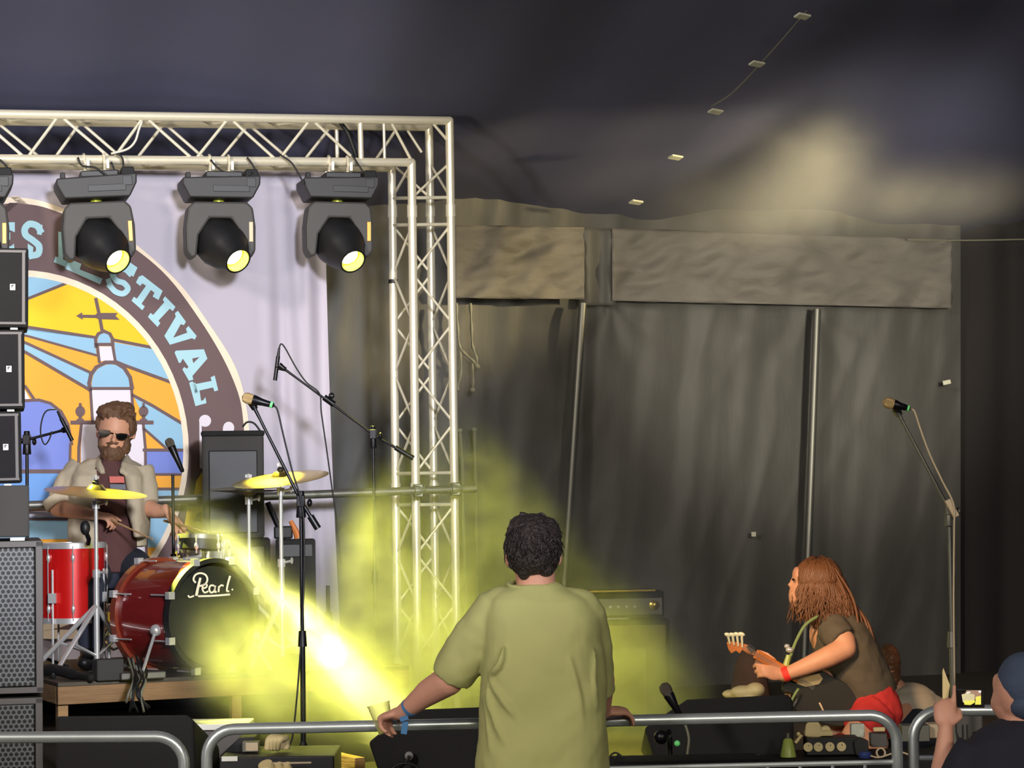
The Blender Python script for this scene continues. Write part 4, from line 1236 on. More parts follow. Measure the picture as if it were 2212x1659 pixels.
MB().tube([P(186, 1150, 12.1), P(192, 1165, 12.12), P(190, 1175, 12.15)], .012, 8).build('clip', M('black_metal'), t, smooth=True)
# low stand at the foot of the banner
stand('short dark stand with crossbar before the foot of the banner', (739, 1230), (708, 1240), (688, 1248), 12.75, ZR, rp=.013, hub=.1, spread=.14)
# short stand at the front
stand('short black stand behind the barrier rail right of the man in green', (1450, 1552), (1446, 1560), (1444, 1564), 9.97, ZS, rp=.014, hub=.1, spread=.13)
microphone('black vocal microphone poking above the barrier rail right of the man in green', (1437, 1487), (1474, 1556), 9.9, .026, 'mic_grey', True)
t = thing('cable_clip', 'green taped clutch of the short stand behind the rail', 'clip', P(1463, 1606, 9.88))
MB().ell(P(1428, 1592, 9.85), (.03, .03, .03)).tube([P(1428, 1592, 9.85), P(1446, 1580, 9.88)], .012, 8).build('clutch', M('black_metal'), t, smooth=True)
MB().ell(P(1463, 1606, 9.88), (.013, .013, .013)).build('green_tape', M('mic_green'), t, smooth=True)
cable([P(x, y, 9.9) for x, y in ((1474, 1556), (1482, 1570), (1488, 1595), (1486, 1620), (1480, 1670))], .006, 'cable_grey', 'grey cable of the short front microphone hanging below the rail')
# ================================================================ clutter on the stage front
def small(name, label, cat, x, y, w, h, D, m, dep=.05, R=None, bev=.004, group=None):
    """box w,h metres standing with its bottom centre at px x,y"""
    p = P(x, y, D)
    return tag(MB().box(p + V((0, 0, h / 2)), (w, dep, h), R).build(name, M(m), bevel=bev), label, cat, group)
# left: open black pedal case
t = thing('pedal_case', 'open black flight case with a white strip behind the barrier left of centre', 'case', P(600, 1700, 10.1))
a, b = P(474, 1634, 10.1), P(722, 1634, 10.1)
zc = a.z
MB().box(V(((a.x + b.x) / 2, 10.3, (zc + ZS) / 2)), (b.x - a.x, .42, zc - ZS - .006)).build('case_body', M('black_plastic'), t, bevel=.006)
MB().box(P(496, 1639, 10.085), (.066, .006, .020)).build('white_strip', M('white_plastic'), t)
lid = [P(474, 1634, 10.3), P(516, 1594, 10.3), P(550, 1592, 10.3), P(550, 1602, 10.3), P(528, 1618, 10.3), P(524, 1634, 10.3)]
MB().prism(lid, (0, .22, 0)).build('lid', M('black_plastic'), t, bevel=.003)
MB().box(P(533, 1593, 10.38), (.065, .10, .008)).build('lid_edge', M('cab_rim'), t)
zt_ = zc + .002
def onz(px, D, dz=0): 
    p = P(px, 1600, D); return V((p.x, D, zt_ + dz))
t = thing('effects_box', 'small box with cream panel on the open case', 'box', onz(542, 10.25))
MB().box(onz(542, 10.25, .022), (.07, .06, .044)).build('housing', M('steel_dull'), t, bevel=.004)
MB().box(onz(544, 10.217, .024), (.052, .004, .034)).build('panel', M('beige_label'), t)
t = thing('cable_bundle', 'cream coiled bundle lying on the open case', 'bundle', onz(598, 10.25))
q = MB()
for k in range(4):
    q.tube(catmull([onz(577 + k * 7, 10.22 + k * .01, .01), onz(580 + k * 8, 10.22, .05), onz(590 + k * 8, 10.24, .062 - k * .003), onz(600 + k * 6, 10.26, .05), onz(602 + k * 6, 10.27, .008)]), .014, 8)
q.build('coil', M('cream'), t, smooth='all')
small('plug_box', 'black box with grey switches right of the microphone stand foot', 'box', 697, 1646, .085, .045, 10.5, 'black_plastic', .08)
small('switch_strip', 'grey switch panel on the black box by the stand foot', 'panel', 690, 1638, .05, .014, 10.44, 'steel_dull', .006)
for k, (x, w) in enumerate(((578, .07), (606, .034), (624, .034))):
    p = P(x, 1664, 9.98)
    tag(MB().lathe([(w * .5, 0), (w * .5, .02), (w * .42, .034)], p, (-.3, -.5, 1), 20).build('round_knob', M('cream'), smooth=True), ['large cream round knob at the bottom edge below the rail', 'smaller cream knob right of the large one at the bottom edge', 'smaller cream knob nearest the stand foot at the bottom edge'][k], 'knob', 'cream knobs at the bottom edge')
t = thing('pedal_board', 'dark control board with pale upper edge at the bottom of the view', 'pedal board', P(620, 1690, 9.95))
MB().box(P(620, 1680, 10.0) + V((0, .02, -.02)), (.22, .12, .07), Matrix.Rotation(-.4, 3, 'X')).build('board', M('black_plastic'), t, bevel=.004)
MB().box(P(620, 1648, 9.97), (.20, .01, .006)).build('edge', M('beige_label'), t)
small('wood_plank', 'pale timber offcut lying left of the middle monitor', 'plank', 748, 1664, .05, .07, 10.9, 'timber', .3, Rz(.5))
# right: flight case top with clutter
zc2 = P(1850, 1628, 10.3).z
a, b = P(1655, 1640, 10.05), P(2110, 1640, 10.05)
t = thing('flight_case', 'long black covered case carrying the clutter below the guitarist', 'case', V(((a.x + b.x) / 2, 10.3, ZS)))
MB().box(V(((a.x + b.x) / 2, 10.29, (zc2 + ZS) / 2)), (b.x - a.x, .46, zc2 - ZS - .006)).build('case_body', M('black_tolex'), t, bevel=.012)
def onk(px, D, dz=0):
    p = P(px, 1600, D); return V((p.x, D, zc2 + .002 + dz))
mat('yg_bottle', (160, 176, 84), .35)
t = thing('spray_bottle', 'small yellow green cone shaped bottle at the left end of the clutter', 'bottle', onk(1702, 10.2))
MB().lathe([(.034, 0), (.033, .01), (.020, .07), (.012, .078)], onk(1702, 10.2), (0, 0, 1), 18).build('bottle', M('yg_bottle'), t, smooth=True)
MB().lathe([(.008, .078), (.008, .10), (.012, .103)], onk(1702, 10.2), (0, 0, 1), 12).build('cap', M('steel_dull'), t, smooth=True)
t = thing('effects_unit', 'dark box with a row of round cream dials below the guitarist', 'effects unit', onk(1795, 10.25))
w_ = (1852 - 1738) / 5200 * 10.2
MB().box(onk(1795, 10.28, .038), (w_, .12, .075), None).build('housing', M('black_plastic'), t, bevel=.005)
for k, x in enumerate((1745, 1767, 1792, 1817)):
    MB().lathe([(.0195, 0), (.0195, .008)], onk(x, 10.222, .037), (0, -1, .12), 20).build('dial', M('cream'), t, smooth=True)
    MB().box(onk(x + 2, 10.212, .045), (.003, .003, .004)).build('dial_mark', M('black_plastic'), t)
t = thing('foam_block', 'cream rounded double lobed foam block on the effects unit', 'foam block', onk(1765, 10.28, .077))
q = MB()
q.tube([onk(1757, 10.26, .077 + .034), onk(1757, 10.30, .077 + .034)], .034, 24)
q.tube([onk(1757, 10.26, .077 + .018), onk(1757, 10.32, .077 + .018)], .034, 24)
q.tube([onk(1784, 10.27, .077 + .022), onk(1784, 10.31, .077 + .022)], .022, 18)
q.box(onk(1768, 10.28, .077 + .012), (.12, .05, .022))
blob(q, 'foam', M('cream'), t, .004, 3)
t = thing('jointed_gadget', 'small cream jointed gadget leaning at the left of the effects unit', 'gadget', onk(1730, 10.2))
MB().ell(onk(1725, 10.2, .095), (.009, .009, .009)).tube([onk(1727, 10.2, .08), onk(1733, 10.2, .09)], .006, 8).tube([onk(1718, 10.2, .058), onk(1730, 10.2, .085)], .007, 8).build('body', M('cream'), t, smooth=True)
mat('carton', (216, 222, 206), .5, vary=.3, scale=40)
small('drink_carton', 'small pale crumpled carton standing right of the effects unit', 'carton', 1852, 1592, .058, .058, 10.42, 'carton', .05)
q = [onk(1845, 10.2, .042), onk(1845, 10.2, .062), onk(1860, 10.2, .075), onk(1876, 10.2, .062), onk(1876, 10.2, .0), onk(1849, 10.2, .0)]
tag(MB().prism(q, (0, .06, 0)).build('pointed_box', M('black_plastic'), bevel=.003), 'little dark box with pointed top before the pale carton', 'box')
p = onk(1868, 10.12)
tag(MB().lathe([(.026, 0), (.03, .012), (.022, .026)], p, (0, 0, 1), 20).build('tape_roll', M('blue_item'), smooth=True), 'dark blue roll of tape before the pointed box', 'tape roll')
t = thing('folded_cloth', 'red cloth crumpled behind the effects unit', 'cloth', onk(1822, 10.42))
blob(MB().ell(onk(1815, 10.42, .05), (.03, .03, .025)).ell(onk(1828, 10.42, .045), (.03, .03, .02)).ell(onk(1822, 10.42, .02), (.045, .03, .02)), 'cloth', M('red_cloth'), t, .005, 3)
small('cream_switch_bank', 'row of three cream switches right of the carton', 'switches', 1899, 1580, .05, .018, 10.3, 'cream', .02)
small('grey_gadget', 'grey box below the row of cream switches', 'box', 1897, 1612, .07, .058, 10.36, 'cab_rim', .06)
p = onk(1902, 10.12, .02)
tag(hoop(MB(), p, (.3, -1, .2), .022, .008, .006, 28).build('white_ring', M('beige_label'), smooth=True), 'white ring of tape standing on the case near the barrier end', 'ring')
cable([onk(x, 10.1, z_) for x, z_ in ((1880, .01), (1900, .004), (1940, .025), (1965, .012), (1990, .006), (2020, .004))], .004, 'beige_label', 'thin pale cable winding over the case at the barrier end')
small('grey_box', 'grey sheet box behind the gap between the two barriers', 'box', 1975, 1600, .12, .07, 10.45, 'steel_dull', .1)
small('beige_tray', 'beige tray seen left of the raised hand', 'tray', 2025, 1592, .09, .06, 10.5, 'beige_label', .1)
# grey stage box at the right, behind the phone
o, w, h = pbox('grey_case', 'grey moulded case standing behind the raised phone', 'case', 2062, 2126, 1528, 1660, 10.9, .25, 'cab_rim', yaw=0, zmin=ZS + .003)
for x in (-.03, -.01): MB().box((x, -.003, h * .6), (.006, .008, h * .3)).build('rib', M('black_plastic'), o, local=True)
MB().ell((.03, -.003, h * .62), (.016, .006, .010)).build('latch', M('black_plastic'), o, local=True, smooth=True)
# light scraps behind the left barrier
t = thing('low_table', 'low grey box with bright white top behind the end of the left wedge monitor', 'box', P(470, 1640, 11.0))
a, b = P(400, 1578, 11.0), P(535, 1578, 11.0)
MB().box(V(((a.x + b.x) / 2, 11.1, (a.z + ZS) / 2)), (b.x - a.x, .24, a.z - ZS - .006)).build('box', M('cab_rim'), t, bevel=.004)
MB().box(V(((a.x + b.x) / 2, 11.1, a.z + .016)), (b.x - a.x + .01, .26, .028)).build('white_top', M('white_plastic'), t, bevel=.004)
# black case before the right monitor
o, w, h = pbox('low_case', 'low black case at the bottom edge before the right monitor', 'case', 1322, 1655, 1646, 1760, 9.55, .24, 'black_tolex', yaw=0.05, zmin=ZS + .003)
cable([P(x, y, 9.66) for x, y in ((1322, 1652), (1318, 1634), (1330, 1626), (1344, 1636), (1346, 1650), (1334, 1656), (1326, 1642), (1336, 1630))], .004, 'cable_black', 'small tangle of black cable right of the man in green')
# ================================================================ people
def hand(mb, W_, f, n, side, s=1.0, curl=(.35, .5, .4), spread=.10, tc=(.5, .4), fat=1.0, tl=1.0):
    """wrist, forward, back-of-hand normal, thumb side (+1/-1): palm, four fingers, thumb"""
    W_, f, n = V(W_), V(f).normalized(), V(n)
    n = (n - f * n.dot(f)).normalized()
    t = f.cross(n) * side
    R = Matrix((f, t, n)).transposed()
    mb.ell(W_ + f * .052 * s, (.058 * s, .042 * s, .017 * s * fat), R, 16)
    mb.cap2(W_ - f * .02 * s, W_ + f * .03 * s, .024 * s, .022 * s)
    for i, (o, L_) in enumerate(((.031, .074), (.011, .083), (-.010, .077), (-.030, .060))):
        d0 = (f + t * spread * (1.2 - i * .8)).normalized()
        p = W_ + f * (.088 - .006 * abs(i - 1)) * s + t * o * s
        mb.cap2(W_ + f * .03 * s + t * o * .7 * s, p, .011 * s, .0105 * s, 8)
        a = 0
        for k, (sl, r) in enumerate(((.46, .0098), (.31, .009), (.23, .0078))):
            c = curl[k] if not isinstance(curl[0], (list, tuple)) else curl[i][k]
            a += c
            q = p + (d0 * math.cos(a) - n * math.sin(a)) * L_ * sl * s
            mb.cap2(p, q, r * s, r * .93 * s, 8)
            p = q
    p = W_ + f * .022 * s + t * .026 * s
    d = (f * .65 + t * .75 - n * .2).normalized()
    a = 0
    for L_, r, c in ((.045, .0125, 0), (.034, .0105, tc[0]), (.027, .0095, tc[1])):
        a += c
        q = p + (d * math.cos(a) + (f * .8 - t * .4 - n * .5).normalized() * math.sin(a)) * L_ * s * tl
        mb.cap2(p, q, r * s, r * .95 * s, 8)
        p = q
def disp(o, st, size, ax=None):
    tx = bpy.data.textures.new('fold', 'CLOUDS')
    tx.noise_scale = size
    m = o.modifiers.new('folds', 'DISPLACE')
    m.texture = tx
    m.strength = st
    m.mid_level = .5
    m.texture_coords = 'GLOBAL'
    return o
def rows(mb, J, data, n=28, sq=2.4):
    """stack of soft-rectangle sections: (y, xl, xr, depth offset, half depth)"""
    rr = []
    for (y, xl, xr, dd, hd) in data:
        a_, b_ = J(xl, y, dd), J(xr, y, dd)
        c = (a_ + b_) / 2
        hw = (b_ - a_) / 2
        ring = []
        for k in range(n):
            a = 2 * math.pi * k / n
            ca, sa = math.cos(a), math.sin(a)
            e = 2 / sq
            ring.append(c + hw * (abs(ca) ** e * (1 if ca > 0 else -1)) + V((0, 1, 0)) * hd * (abs(sa) ** e * (1 if sa > 0 else -1)))
        rr.append(ring)
    mb.rings(rr)
# ---------------------------------------------------------------- man in the green shirt
D0 = 8.32
def J(x, y, d=0.0): return P(x, y, D0 + d)
foot = J(1170, 1600)
man = thing('person', 'person in olive green shirt seen from behind, leaning on the barrier rail', 'person', V((foot.x, foot.y, 0)))
b = MB()
b.ell(J(1151, 1188), (.086, .100, .112), n=24)
b.ell(J(1150, 1205, .035), (.072, .085, .098), n=20)
b.limb([(J(1155, 1228), .070), (J(1158, 1262), .068), (J(1160, 1300), .085)], 18)
b.ell(J(1097, 1206, .0), (.010, .018, .034), n=12).ell(J(1208, 1203, .0), (.010, .018, .032), n=12)
b.ell(J(1150, 1205, .125), (.014, .02, .02))
b.limb([(J(1092, 1325), .070), (J(1240, 1327), .070)])
rows(b, J, [(1310, 1085, 1240, 0, .07), (1380, 1070, 1270, 0, .11), (1500, 1062, 1290, 0, .13), (1650, 1055, 1290, 0, .14), (1760, 1060, 1290, 0, .13)])
wl_ = J(868, 1540, .20)
el = J(968, 1470, .06)
b.limb([(J(1074, 1335), .055), (J(1015, 1405, .03), .056), (el, .054), (J(925, 1496, .12), .047), (J(895, 1520, .16), .036), (wl_, .028)], 16)
# his left hand over the rail, fingers round the cup
b_f = (J(812, 1556, .285) - wl_)
hand(b, wl_ + V((-.004, 0, .002)), b_f, (.15, -.25, 1), 1, 1.0, curl=((1.15, .6, .5), (1.2, .65, .5), (1.25, .7, .5), (1.3, .7, .5)), tc=(.5, .5))
er = J(1300, 1470, .10)
wr_ = J(1302, 1538, .26)
b.limb([(J(1252, 1335), .055), (J(1284, 1400, .05), .050), (er, .046), (wr_, .028)], 16)
hand(b, wr_, (.55, .35, .0), (.0, -.2, 1), -1, 1.0, curl=(.5, .5, .4))
for s_ in (-1, 1):
    hx = 1172 + s_ * 62
    b.limb([(J(hx, 1760), .10), (V((foot.x + s_ * .12, foot.y + .02, .52)), .065), (V((foot.x + s_ * .14, foot.y - .02, .10)), .045)], 14)
    b.ell(V((foot.x + s_ * .15, foot.y + .07, .05)), (.045, .13, .045))
blob(b, 'body', M('skin_pale'), man, .006, 3)
sh = MB()
rows(sh, J, [(1262, 1108, 1206, 0, .075), (1272, 1095, 1222, 0, .09), (1282, 1072, 1252, 0, .105), (1296, 1054, 1275, 0, .125), (1330, 1040, 1296, 0, .145), (1400, 1042, 1306, 0, .165), (1480, 1041, 1309, 0, .175),
             (1560, 1035, 1311, 0, .185), (1659, 1029, 1313, 0, .19), (1790, 1022, 1318, 0, .19)], 36, 2.5)
sh.limb([(J(1082, 1318), .080), (J(1252, 1320), .080)], 18)
sh.tube([J(1078, 1308, 0), J(1030, 1375, .02), J(995, 1430, .05), J(976, 1462, .07)], [.078, .083, .080, .074], 22)
sh.tube([J(1258, 1325, 0), J(1282, 1400, .05), J(1294, 1500, .12)], [.078, .070, .060], 20)
def on_back(x, y):
    u = max(-.97, min(.97, (x - 1172) / 136))
    return J(x, y, -.180 * (1 - abs(u) ** 2.5) ** .4)
for pts, r0 in ((((1050, 1476), (1060, 1530), (1085, 1590), (1120, 1640)), .013), (((1046, 1500), (1052, 1560), (1064, 1620), (1078, 1680)), .012), (((1052, 1462), (1078, 1436), (1090, 1385)), .012),
                (((1056, 1470), (1092, 1520), (1128, 1572)), .010), (((1230, 1420), (1248, 1500), (1262, 1600)), .010), (((1290, 1400), (1282, 1480), (1288, 1560)), .010)):
    q = catmull([on_back(x, y) for x, y in pts])
    sh.tube(q, [.003 + r0 * math.sin(math.pi * i / (len(q) - 1)) for i in range(len(q))], 8)
g = blob(sh, 'shirt', M('green_shirt'), man, .008, 3)
tx = bpy.data.textures.new('fold', 'CLOUDS'); tx.noise_scale = .16
disp(g, .030, .17)
MB().tube([J(1150 + 52 * math.cos(a), 1263 + 7 * math.sin(a), -.0) + V((0, -math.sin(a) * .078, 0)) for a in [2 * math.pi * k / 28 for k in range(29)]], .008, 8).build('collar', M('green_shirt'), man, smooth='all')
hr = MB()
hr.ell(J(1151, 1175, -.012), (.088, .104, .106), n=24).ell(J(1150, 1205, -.030), (.083, .088, .066), n=20).ell(J(1185, 1160, -.01), (.045, .07, .07)).ell(J(1121, 1150, 0), (.040, .07, .06))
hr.ell(J(1132, 1232, -.05), (.026, .04, .034)).ell(J(1178, 1228, -.05), (.035, .04, .030))
hs = MB()
for k in range(1100):
    a, c_ = random.uniform(0, 2 * math.pi), random.uniform(-.55, 1)
    s1 = math.sqrt(1 - min(1, c_ * c_))
    d = V((s1 * math.cos(a), s1 * math.sin(a), c_))
    if d.y > .35: continue
    p = J(1151, 1182, -.012) + V((d.x * .086, d.y * .101, d.z * .103))
    td = (V((d.x * .6, -.35, -1)) - d * V((d.x * .6, -.35, -1)).dot(d)).normalized()
    e = p + d * random.uniform(.000, .008) + td * random.uniform(.025, .045) + V((random.uniform(-.008, .008), 0, 0))
    (hr if k % 2 else hs).tube([p - d * .003, p.lerp(e, .5) + d * (.005 if k % 2 else .008), e + d * (0 if k % 2 else .004)], [.0045, .0045, .0014] if k % 2 else [.003, .0034, .0008], 5)
hr.tube([J(1140, 1118), J(1130, 1110), J(1122, 1106)], [.014, .009, .003], 6).tube([J(1160, 1116), J(1172, 1110), J(1180, 1114)], [.012, .008, .003], 6)
o = blob(hr, 'hair', M('hair_dark'), man, .0045, 1)
hs.build('hair_strands', M('hair_dark'), man, smooth='all')
tr = MB()
rows(tr, J, [(1745, 1048, 1296, 0, .15), (1850, 1050, 1294, 0, .15)])
for s_ in (-1, 1):
    tr.tube([J(1172 + s_ * 62, 1800), V((foot.x + s_ * .12, foot.y + .02, .52)), V((foot.x + s_ * .14, foot.y - .02, .06))], [.115, .085, .075], 16)
blob(tr, 'trousers', M('jeans'), man, .012, 3)
wb = MB()
wd = (el - wl_).normalized()
hoop(wb, wl_ + wd * .045, wd, .034, .016, .003, 24)
wb.box(J(874, 1572, .165), (.022, .006, .045), Matrix.Rotation(.15, 3, 'Y')).box(J(873, 1552, .16), (.030, .014, .016), Matrix.Rotation(-.3, 3, 'Y'))
wb.build('wristband', M('blue_band'), man, smooth=False, bevel=.001)
# plastic cup
cupm = bpy.data.materials.new('clear_plastic')
cupm.use_nodes = True
nt_ = cupm.node_tree
bs = nt_.nodes['Principled BSDF']
bs.inputs['Base Color'].default_value = (.72, .70, .25, 1)
bs.inputs['Roughness'].default_value = .12
bs.inputs['Alpha'].default_value = .32
fr_ = nt_.nodes.new('ShaderNodeLayerWeight'); fr_.inputs[0].default_value = .35
mr_ = nt_.nodes.new('ShaderNodeMapRange'); mr_.inputs['To Min'].default_value = .10; mr_.inputs['To Max'].default_value = .85
nt_.links.new(fr_.outputs['Facing'], mr_.inputs[0]); nt_.links.new(mr_.outputs[0], bs.inputs['Alpha'])
ca, cb = J(834, 1584, .30), J(817, 1520, .31)
t = thing('plastic_cup', 'clear plastic cup held over the barrier rail by the man in green', 'cup', ca)
ax_ = (cb - ca)
hgt = ax_.length
pr_ = [(.0005, 0), (.026, 0), (.041, hgt), (.043, hgt), (.043, hgt - .004), (.0405, hgt - .004), (.0245, .003), (.0005, .003)]
MB().lathe(pr_, ca, ax_, 32, cap=False).build('cup', cupm, t, smooth=True)
mat('lager', (226, 214, 90), .2, alpha=.6)
MB().lathe([(.024, .004), (.0275, .022)], ca, ax_, 28).build('drink', M('lager'), t, smooth=True)
# ---------------------------------------------------------------- man with cap and phone
D0 = 8.15
foot = J(2215, 1600)
man = thing('person', 'person in a blue cap and navy top at the right edge raising a phone', 'person', V((foot.x + .05, foot.y, 0)))
b = MB()
b.ell(J(2206, 1490), (.088, .102, .115), n=24).ell(J(2190, 1515, .03), (.074, .085, .085), n=20)
b.ell(J(2152, 1478, .04), (.012, .03, .035)).ell(J(2150, 1520, .05), (.016, .03, .03))
b.ell(J(2159, 1502, -.005), (.010, .020, .034), Rz(.35), n=14).ell(J(2157, 1512, -.01), (.008, .014, .018), n=10)
b.limb([(J(2205, 1530), .065), (J(2210, 1580), .07), (J(2212, 1610), .09)], 16)
b.limb([(J(2130, 1640), .08), (J(2300, 1640), .08)])
rows(b, J, [(1630, 2110, 2320, 0, .08), (1750, 2100, 2330, 0, .12), (1950, 2110, 2320, 0, .12)])
wp = J(2043, 1574, .12)
b.limb([(J(2110, 1645), .058), (J(2030, 1765, .02), .050), (J(2034, 1690, .06), .046), (J(2040, 1625, .10), .034), (wp, .026)], 16)
hand(b, wp, J(2040, 1500, .17) - wp, (-.15, -1, .1), 1, 1.0, curl=((.05, .05, .05), (.75, 1.0, .7), (.8, 1.0, .7), (.85, 1.0, .7)), tc=(1.1, .6), spread=.05, fat=1.25, tl=.72)
w2 = J(2330, 1600, .1)
b.limb([(J(2310, 1645), .058), (J(2400, 1760, .05), .05), (w2, .028)], 14)
hand(b, w2, (-.6, .5, .5), (.3, -.6, .4), -1)
for s_ in (-1, 1):
    b.limb([(J(2215 + s_ * 60, 1950), .09), (V((foot.x + .05 + s_ * .11, foot.y, .48)), .06), (V((foot.x + .05 + s_ * .12, foot.y, .08)), .045)], 14)
    b.ell(V((foot.x + .05 + s_ * .12, foot.y + .07, .045)), (.045, .12, .042))
blob(b, 'body', M('skin_pale'), man, .006, 3)
sh = MB()
rows(sh, J, [(1553, 2165, 2256, 0, .075), (1568, 2135, 2290, 0, .10), (1590, 2100, 2325, 0, .125), (1640, 2070, 2360, 0, .15), (1700, 2060, 2370, 0, .165), (1980, 2060, 2375, 0, .17)], 36, 2.3)
sh.tube([J(2115, 1622), J(2082, 1665, .0), J(2050, 1725, .02)], [.082, .074, .064], 20).tube([J(2315, 1622), J(2360, 1700, .02)], [.082, .07], 20)
disp(blob(sh, 'top', M('navy_shirt'), man, .009, 5), .02, .15)
cp = MB()
cp.ell(J(2217, 1480, -.006), (.098, .115, .113), Matrix.Rotation(-.18, 3, 'Y'), n=28).ell(J(2226, 1517, -.03), (.086, .09, .066), n=22)
cp.ell(J(2200, 1462, .13), (.06, .09, .012), Matrix.Rotation(.1, 3, 'X'))
c_ = blob(cp, 'cap', M('cap_denim'), man, .005, 3)
c_.location = (0, 0, 0)
MB().ell(J(2208, 1412, 0), (.012, .012, .006)).build('cap_button', M('cap_denim'), man, smooth=True)
tr = MB()
rows(tr, J, [(1940, 2085, 2345, 0, .14), (2020, 2085, 2345, 0, .14)])
for s_ in (-1, 1):
    tr.tube([J(2215 + s_ * 62, 1990), V((foot.x + .05 + s_ * .11, foot.y, .48)), V((foot.x + .05 + s_ * .12, foot.y, .05))], [.11, .08, .07], 16)
blob(tr, 'trousers', M('jeans'), man, .012, 3)
# phone in landscape, showing the stage
pc = J(2094, 1508, .19)
t = thing('phone', 'black phone held sideways, its screen showing the lit stage', 'phone', pc)
def q3(x, y, d=.19): return J(x, y, d)
MB().prism([q3(2060, 1488), q3(2127, 1489), q3(2127, 1529), q3(2060, 1529)], (0, .009, 0)).build('case', M('black_plastic'), t, bevel=.002)
for nm, c, es in (('screen_dark', (28, 22, 22), .2), ('screen_tan', (150, 120, 100), .9), ('screen_pale', (190, 180, 140), .9), ('screen_yellow', (215, 210, 90), .9), ('screen_white', (240, 240, 235), .9)):
    mat(nm, c, .2, vary=.2, scale=60, emit=c, estr=es)
sc_ = MB()
SY = .19
def scr(pts, mi, k): sc_.face([q3(x, y, SY) + V((0, -.0008 - .0003 * k, 0)) for x, y in pts], mi)
scr([(2063, 1491), (2120, 1491), (2120, 1527), (2063, 1527)], 0, 0)
scr([(2088, 1487 + 4), (2119, 1491), (2119, 1512), (2080, 1508), (2084, 1498)], 1, 1)
scr([(2077, 1500), (2090, 1497), (2105, 1500), (2105, 1516), (2098, 1520), (2080, 1517)], 2, 2)
scr([(2108, 1505), (2119, 1503), (2119, 1522), (2106, 1522)], 3, 2)
scr([(2082, 1514), (2105, 1512), (2106, 1517), (2096, 1523), (2083, 1522)], 3, 3)
scr([(2088, 1495), (2096, 1494), (2096, 1496), (2088, 1498)], 4, 3)
scr([(2114, 1489 + 3), (2119, 1492), (2119, 1496), (2114, 1496)], 4, 3)
sc_.build('screen', [M(n) for n in ('screen_dark', 'screen_tan', 'screen_pale', 'screen_yellow', 'screen_white')], t)
t = thing('pale_card', 'narrow pale card sticking up behind the raised hand', 'card', J(2043, 1500, .21))
MB().prism([J(2036, 1512, .21), J(2036, 1450, .21), J(2038, 1443, .21), J(2045, 1462, .21), J(2052, 1480, .21), J(2048, 1510, .21)], (0, .004, 0)).build('card', M('cream'), t)
# ---------------------------------------------------------------- guitarist
D0 = 11.75
foot = V((J(1870, 1600).x, 11.8, ZS))
man = thing('person', 'person with long brown hair in a charcoal shirt bending over a bass guitar', 'person', foot)
b = MB()
b.ell(J(1764, 1262), (.105, .082, .118), n=24).ell(J(1738, 1284), (.078, .068, .090), Matrix.Rotation(.3, 3, 'Y'), n=20)
b.ell(J(1722, 1245), (.025, .05, .05)).ell(J(1709, 1263), (.018, .014, .012)).ell(J(1712, 1257), (.014, .012, .018)).ell(J(1714, 1281), (.016, .022, .010)).ell(J(1720, 1302), (.028, .028, .022)).ell(J(1721, 1289), (.014, .022, .008))
b.limb([(J(1775, 1300), .062), (J(1795, 1345), .07)], 14)
MB().ell(J(1713.5, 1252, -.048), (.007, .010, .006)).build('eye', M('sunglass'), man, smooth=True)
b.limb([(J(1800, 1362, -.12), .062), (J(1812, 1372, .12), .07)], 14)
b.limb([(J(1805, 1370), .13), (J(1845, 1450), .135), (J(1880, 1515), .115)], 18)
# near arm
wn = J(1690, 1459, -.22)
b.limb([(J(1802, 1362, -.16), .062), (J(1822, 1385, -.20), .058), (J(1826, 1400, -.22), .054), (J(1790, 1418, -.24), .052), (J(1740, 1440, -.24), .042), (wn, .029)], 16)
hand(b, wn, J(1660, 1447, -.24) - wn, (.25, -1, .45), 1, 1.1, curl=((.5, .9, .6), (.6, 1.0, .7), (.65, 1.0, .7), (.7, 1.0, .7)), tc=(.4, .4))
# far arm
wf = J(1752, 1466, -.10)
b.limb([(J(1812, 1375, .16), .06), (J(1850, 1455, .05), .05), (J(1800, 1464, -.06), .042), (wf, .030)], 14)
hand(b, wf, (-.8, -.2, -.25), (-.1, -.5, .8), 1, 1.0, curl=(.5, .6, .4))
for s_, kx in ((-.13, 1845), (.13, 1800)):
    hp = J(1890, 1540, s_); kn = J(kx, 1590, s_ - .1); an = V((kn.x + .12, kn.y, ZS + .09))
    b.limb([(hp, .075), (kn, .062), (an, .045)], 14)
    b.ell(V((an.x - .08, an.y, ZS + .045)), (.13, .045, .04))
blob(b, 'body', M('skin'), man, .007, 3)
sh = MB()
def ring_along(mb, pts, n=28):
    """sections across a bent trunk: (px, py, half width along its own normal, half depth)"""
    cs = [J(x, y) for x, y, *_ in pts]
    rr = []
    for i, c in enumerate(cs):
        d = (cs[min(i + 1, len(cs) - 1)] - cs[max(i - 1, 0)]).normalized()
        u = V((0, 1, 0))
        w = d.cross(u).normalized()
        rr.append([c + w * pts[i][2] * math.cos(2 * math.pi * k / n) + u * pts[i][3] * math.sin(2 * math.pi * k / n) for k in range(n)])
    mb.rings(rr)
ring_along(sh, [(1786, 1330, .07, .08), (1797, 1345, .115, .13), (1812, 1372, .145, .19), (1830, 1405, .150, .20), (1850, 1445, .150, .19), (1868, 1480, .145, .18), (1884, 1512, .135, .175)])
sh.tube([J(1795, 1352, -.12), J(1810, 1372, -.17), J(1822, 1384, -.20)], [.075, .078, .074], 18)
sh.tube([J(1810, 1368, .12), J(1835, 1415, .14)], [.08, .07], 16)
sh.ell(J(1800, 1345), (.12, .16, .07), Matrix.Rotation(.5, 3, 'Y'))
disp(blob(sh, 'shirt', M('charcoal_shirt'), man, .009, 4), .025, .12)
tr = MB()
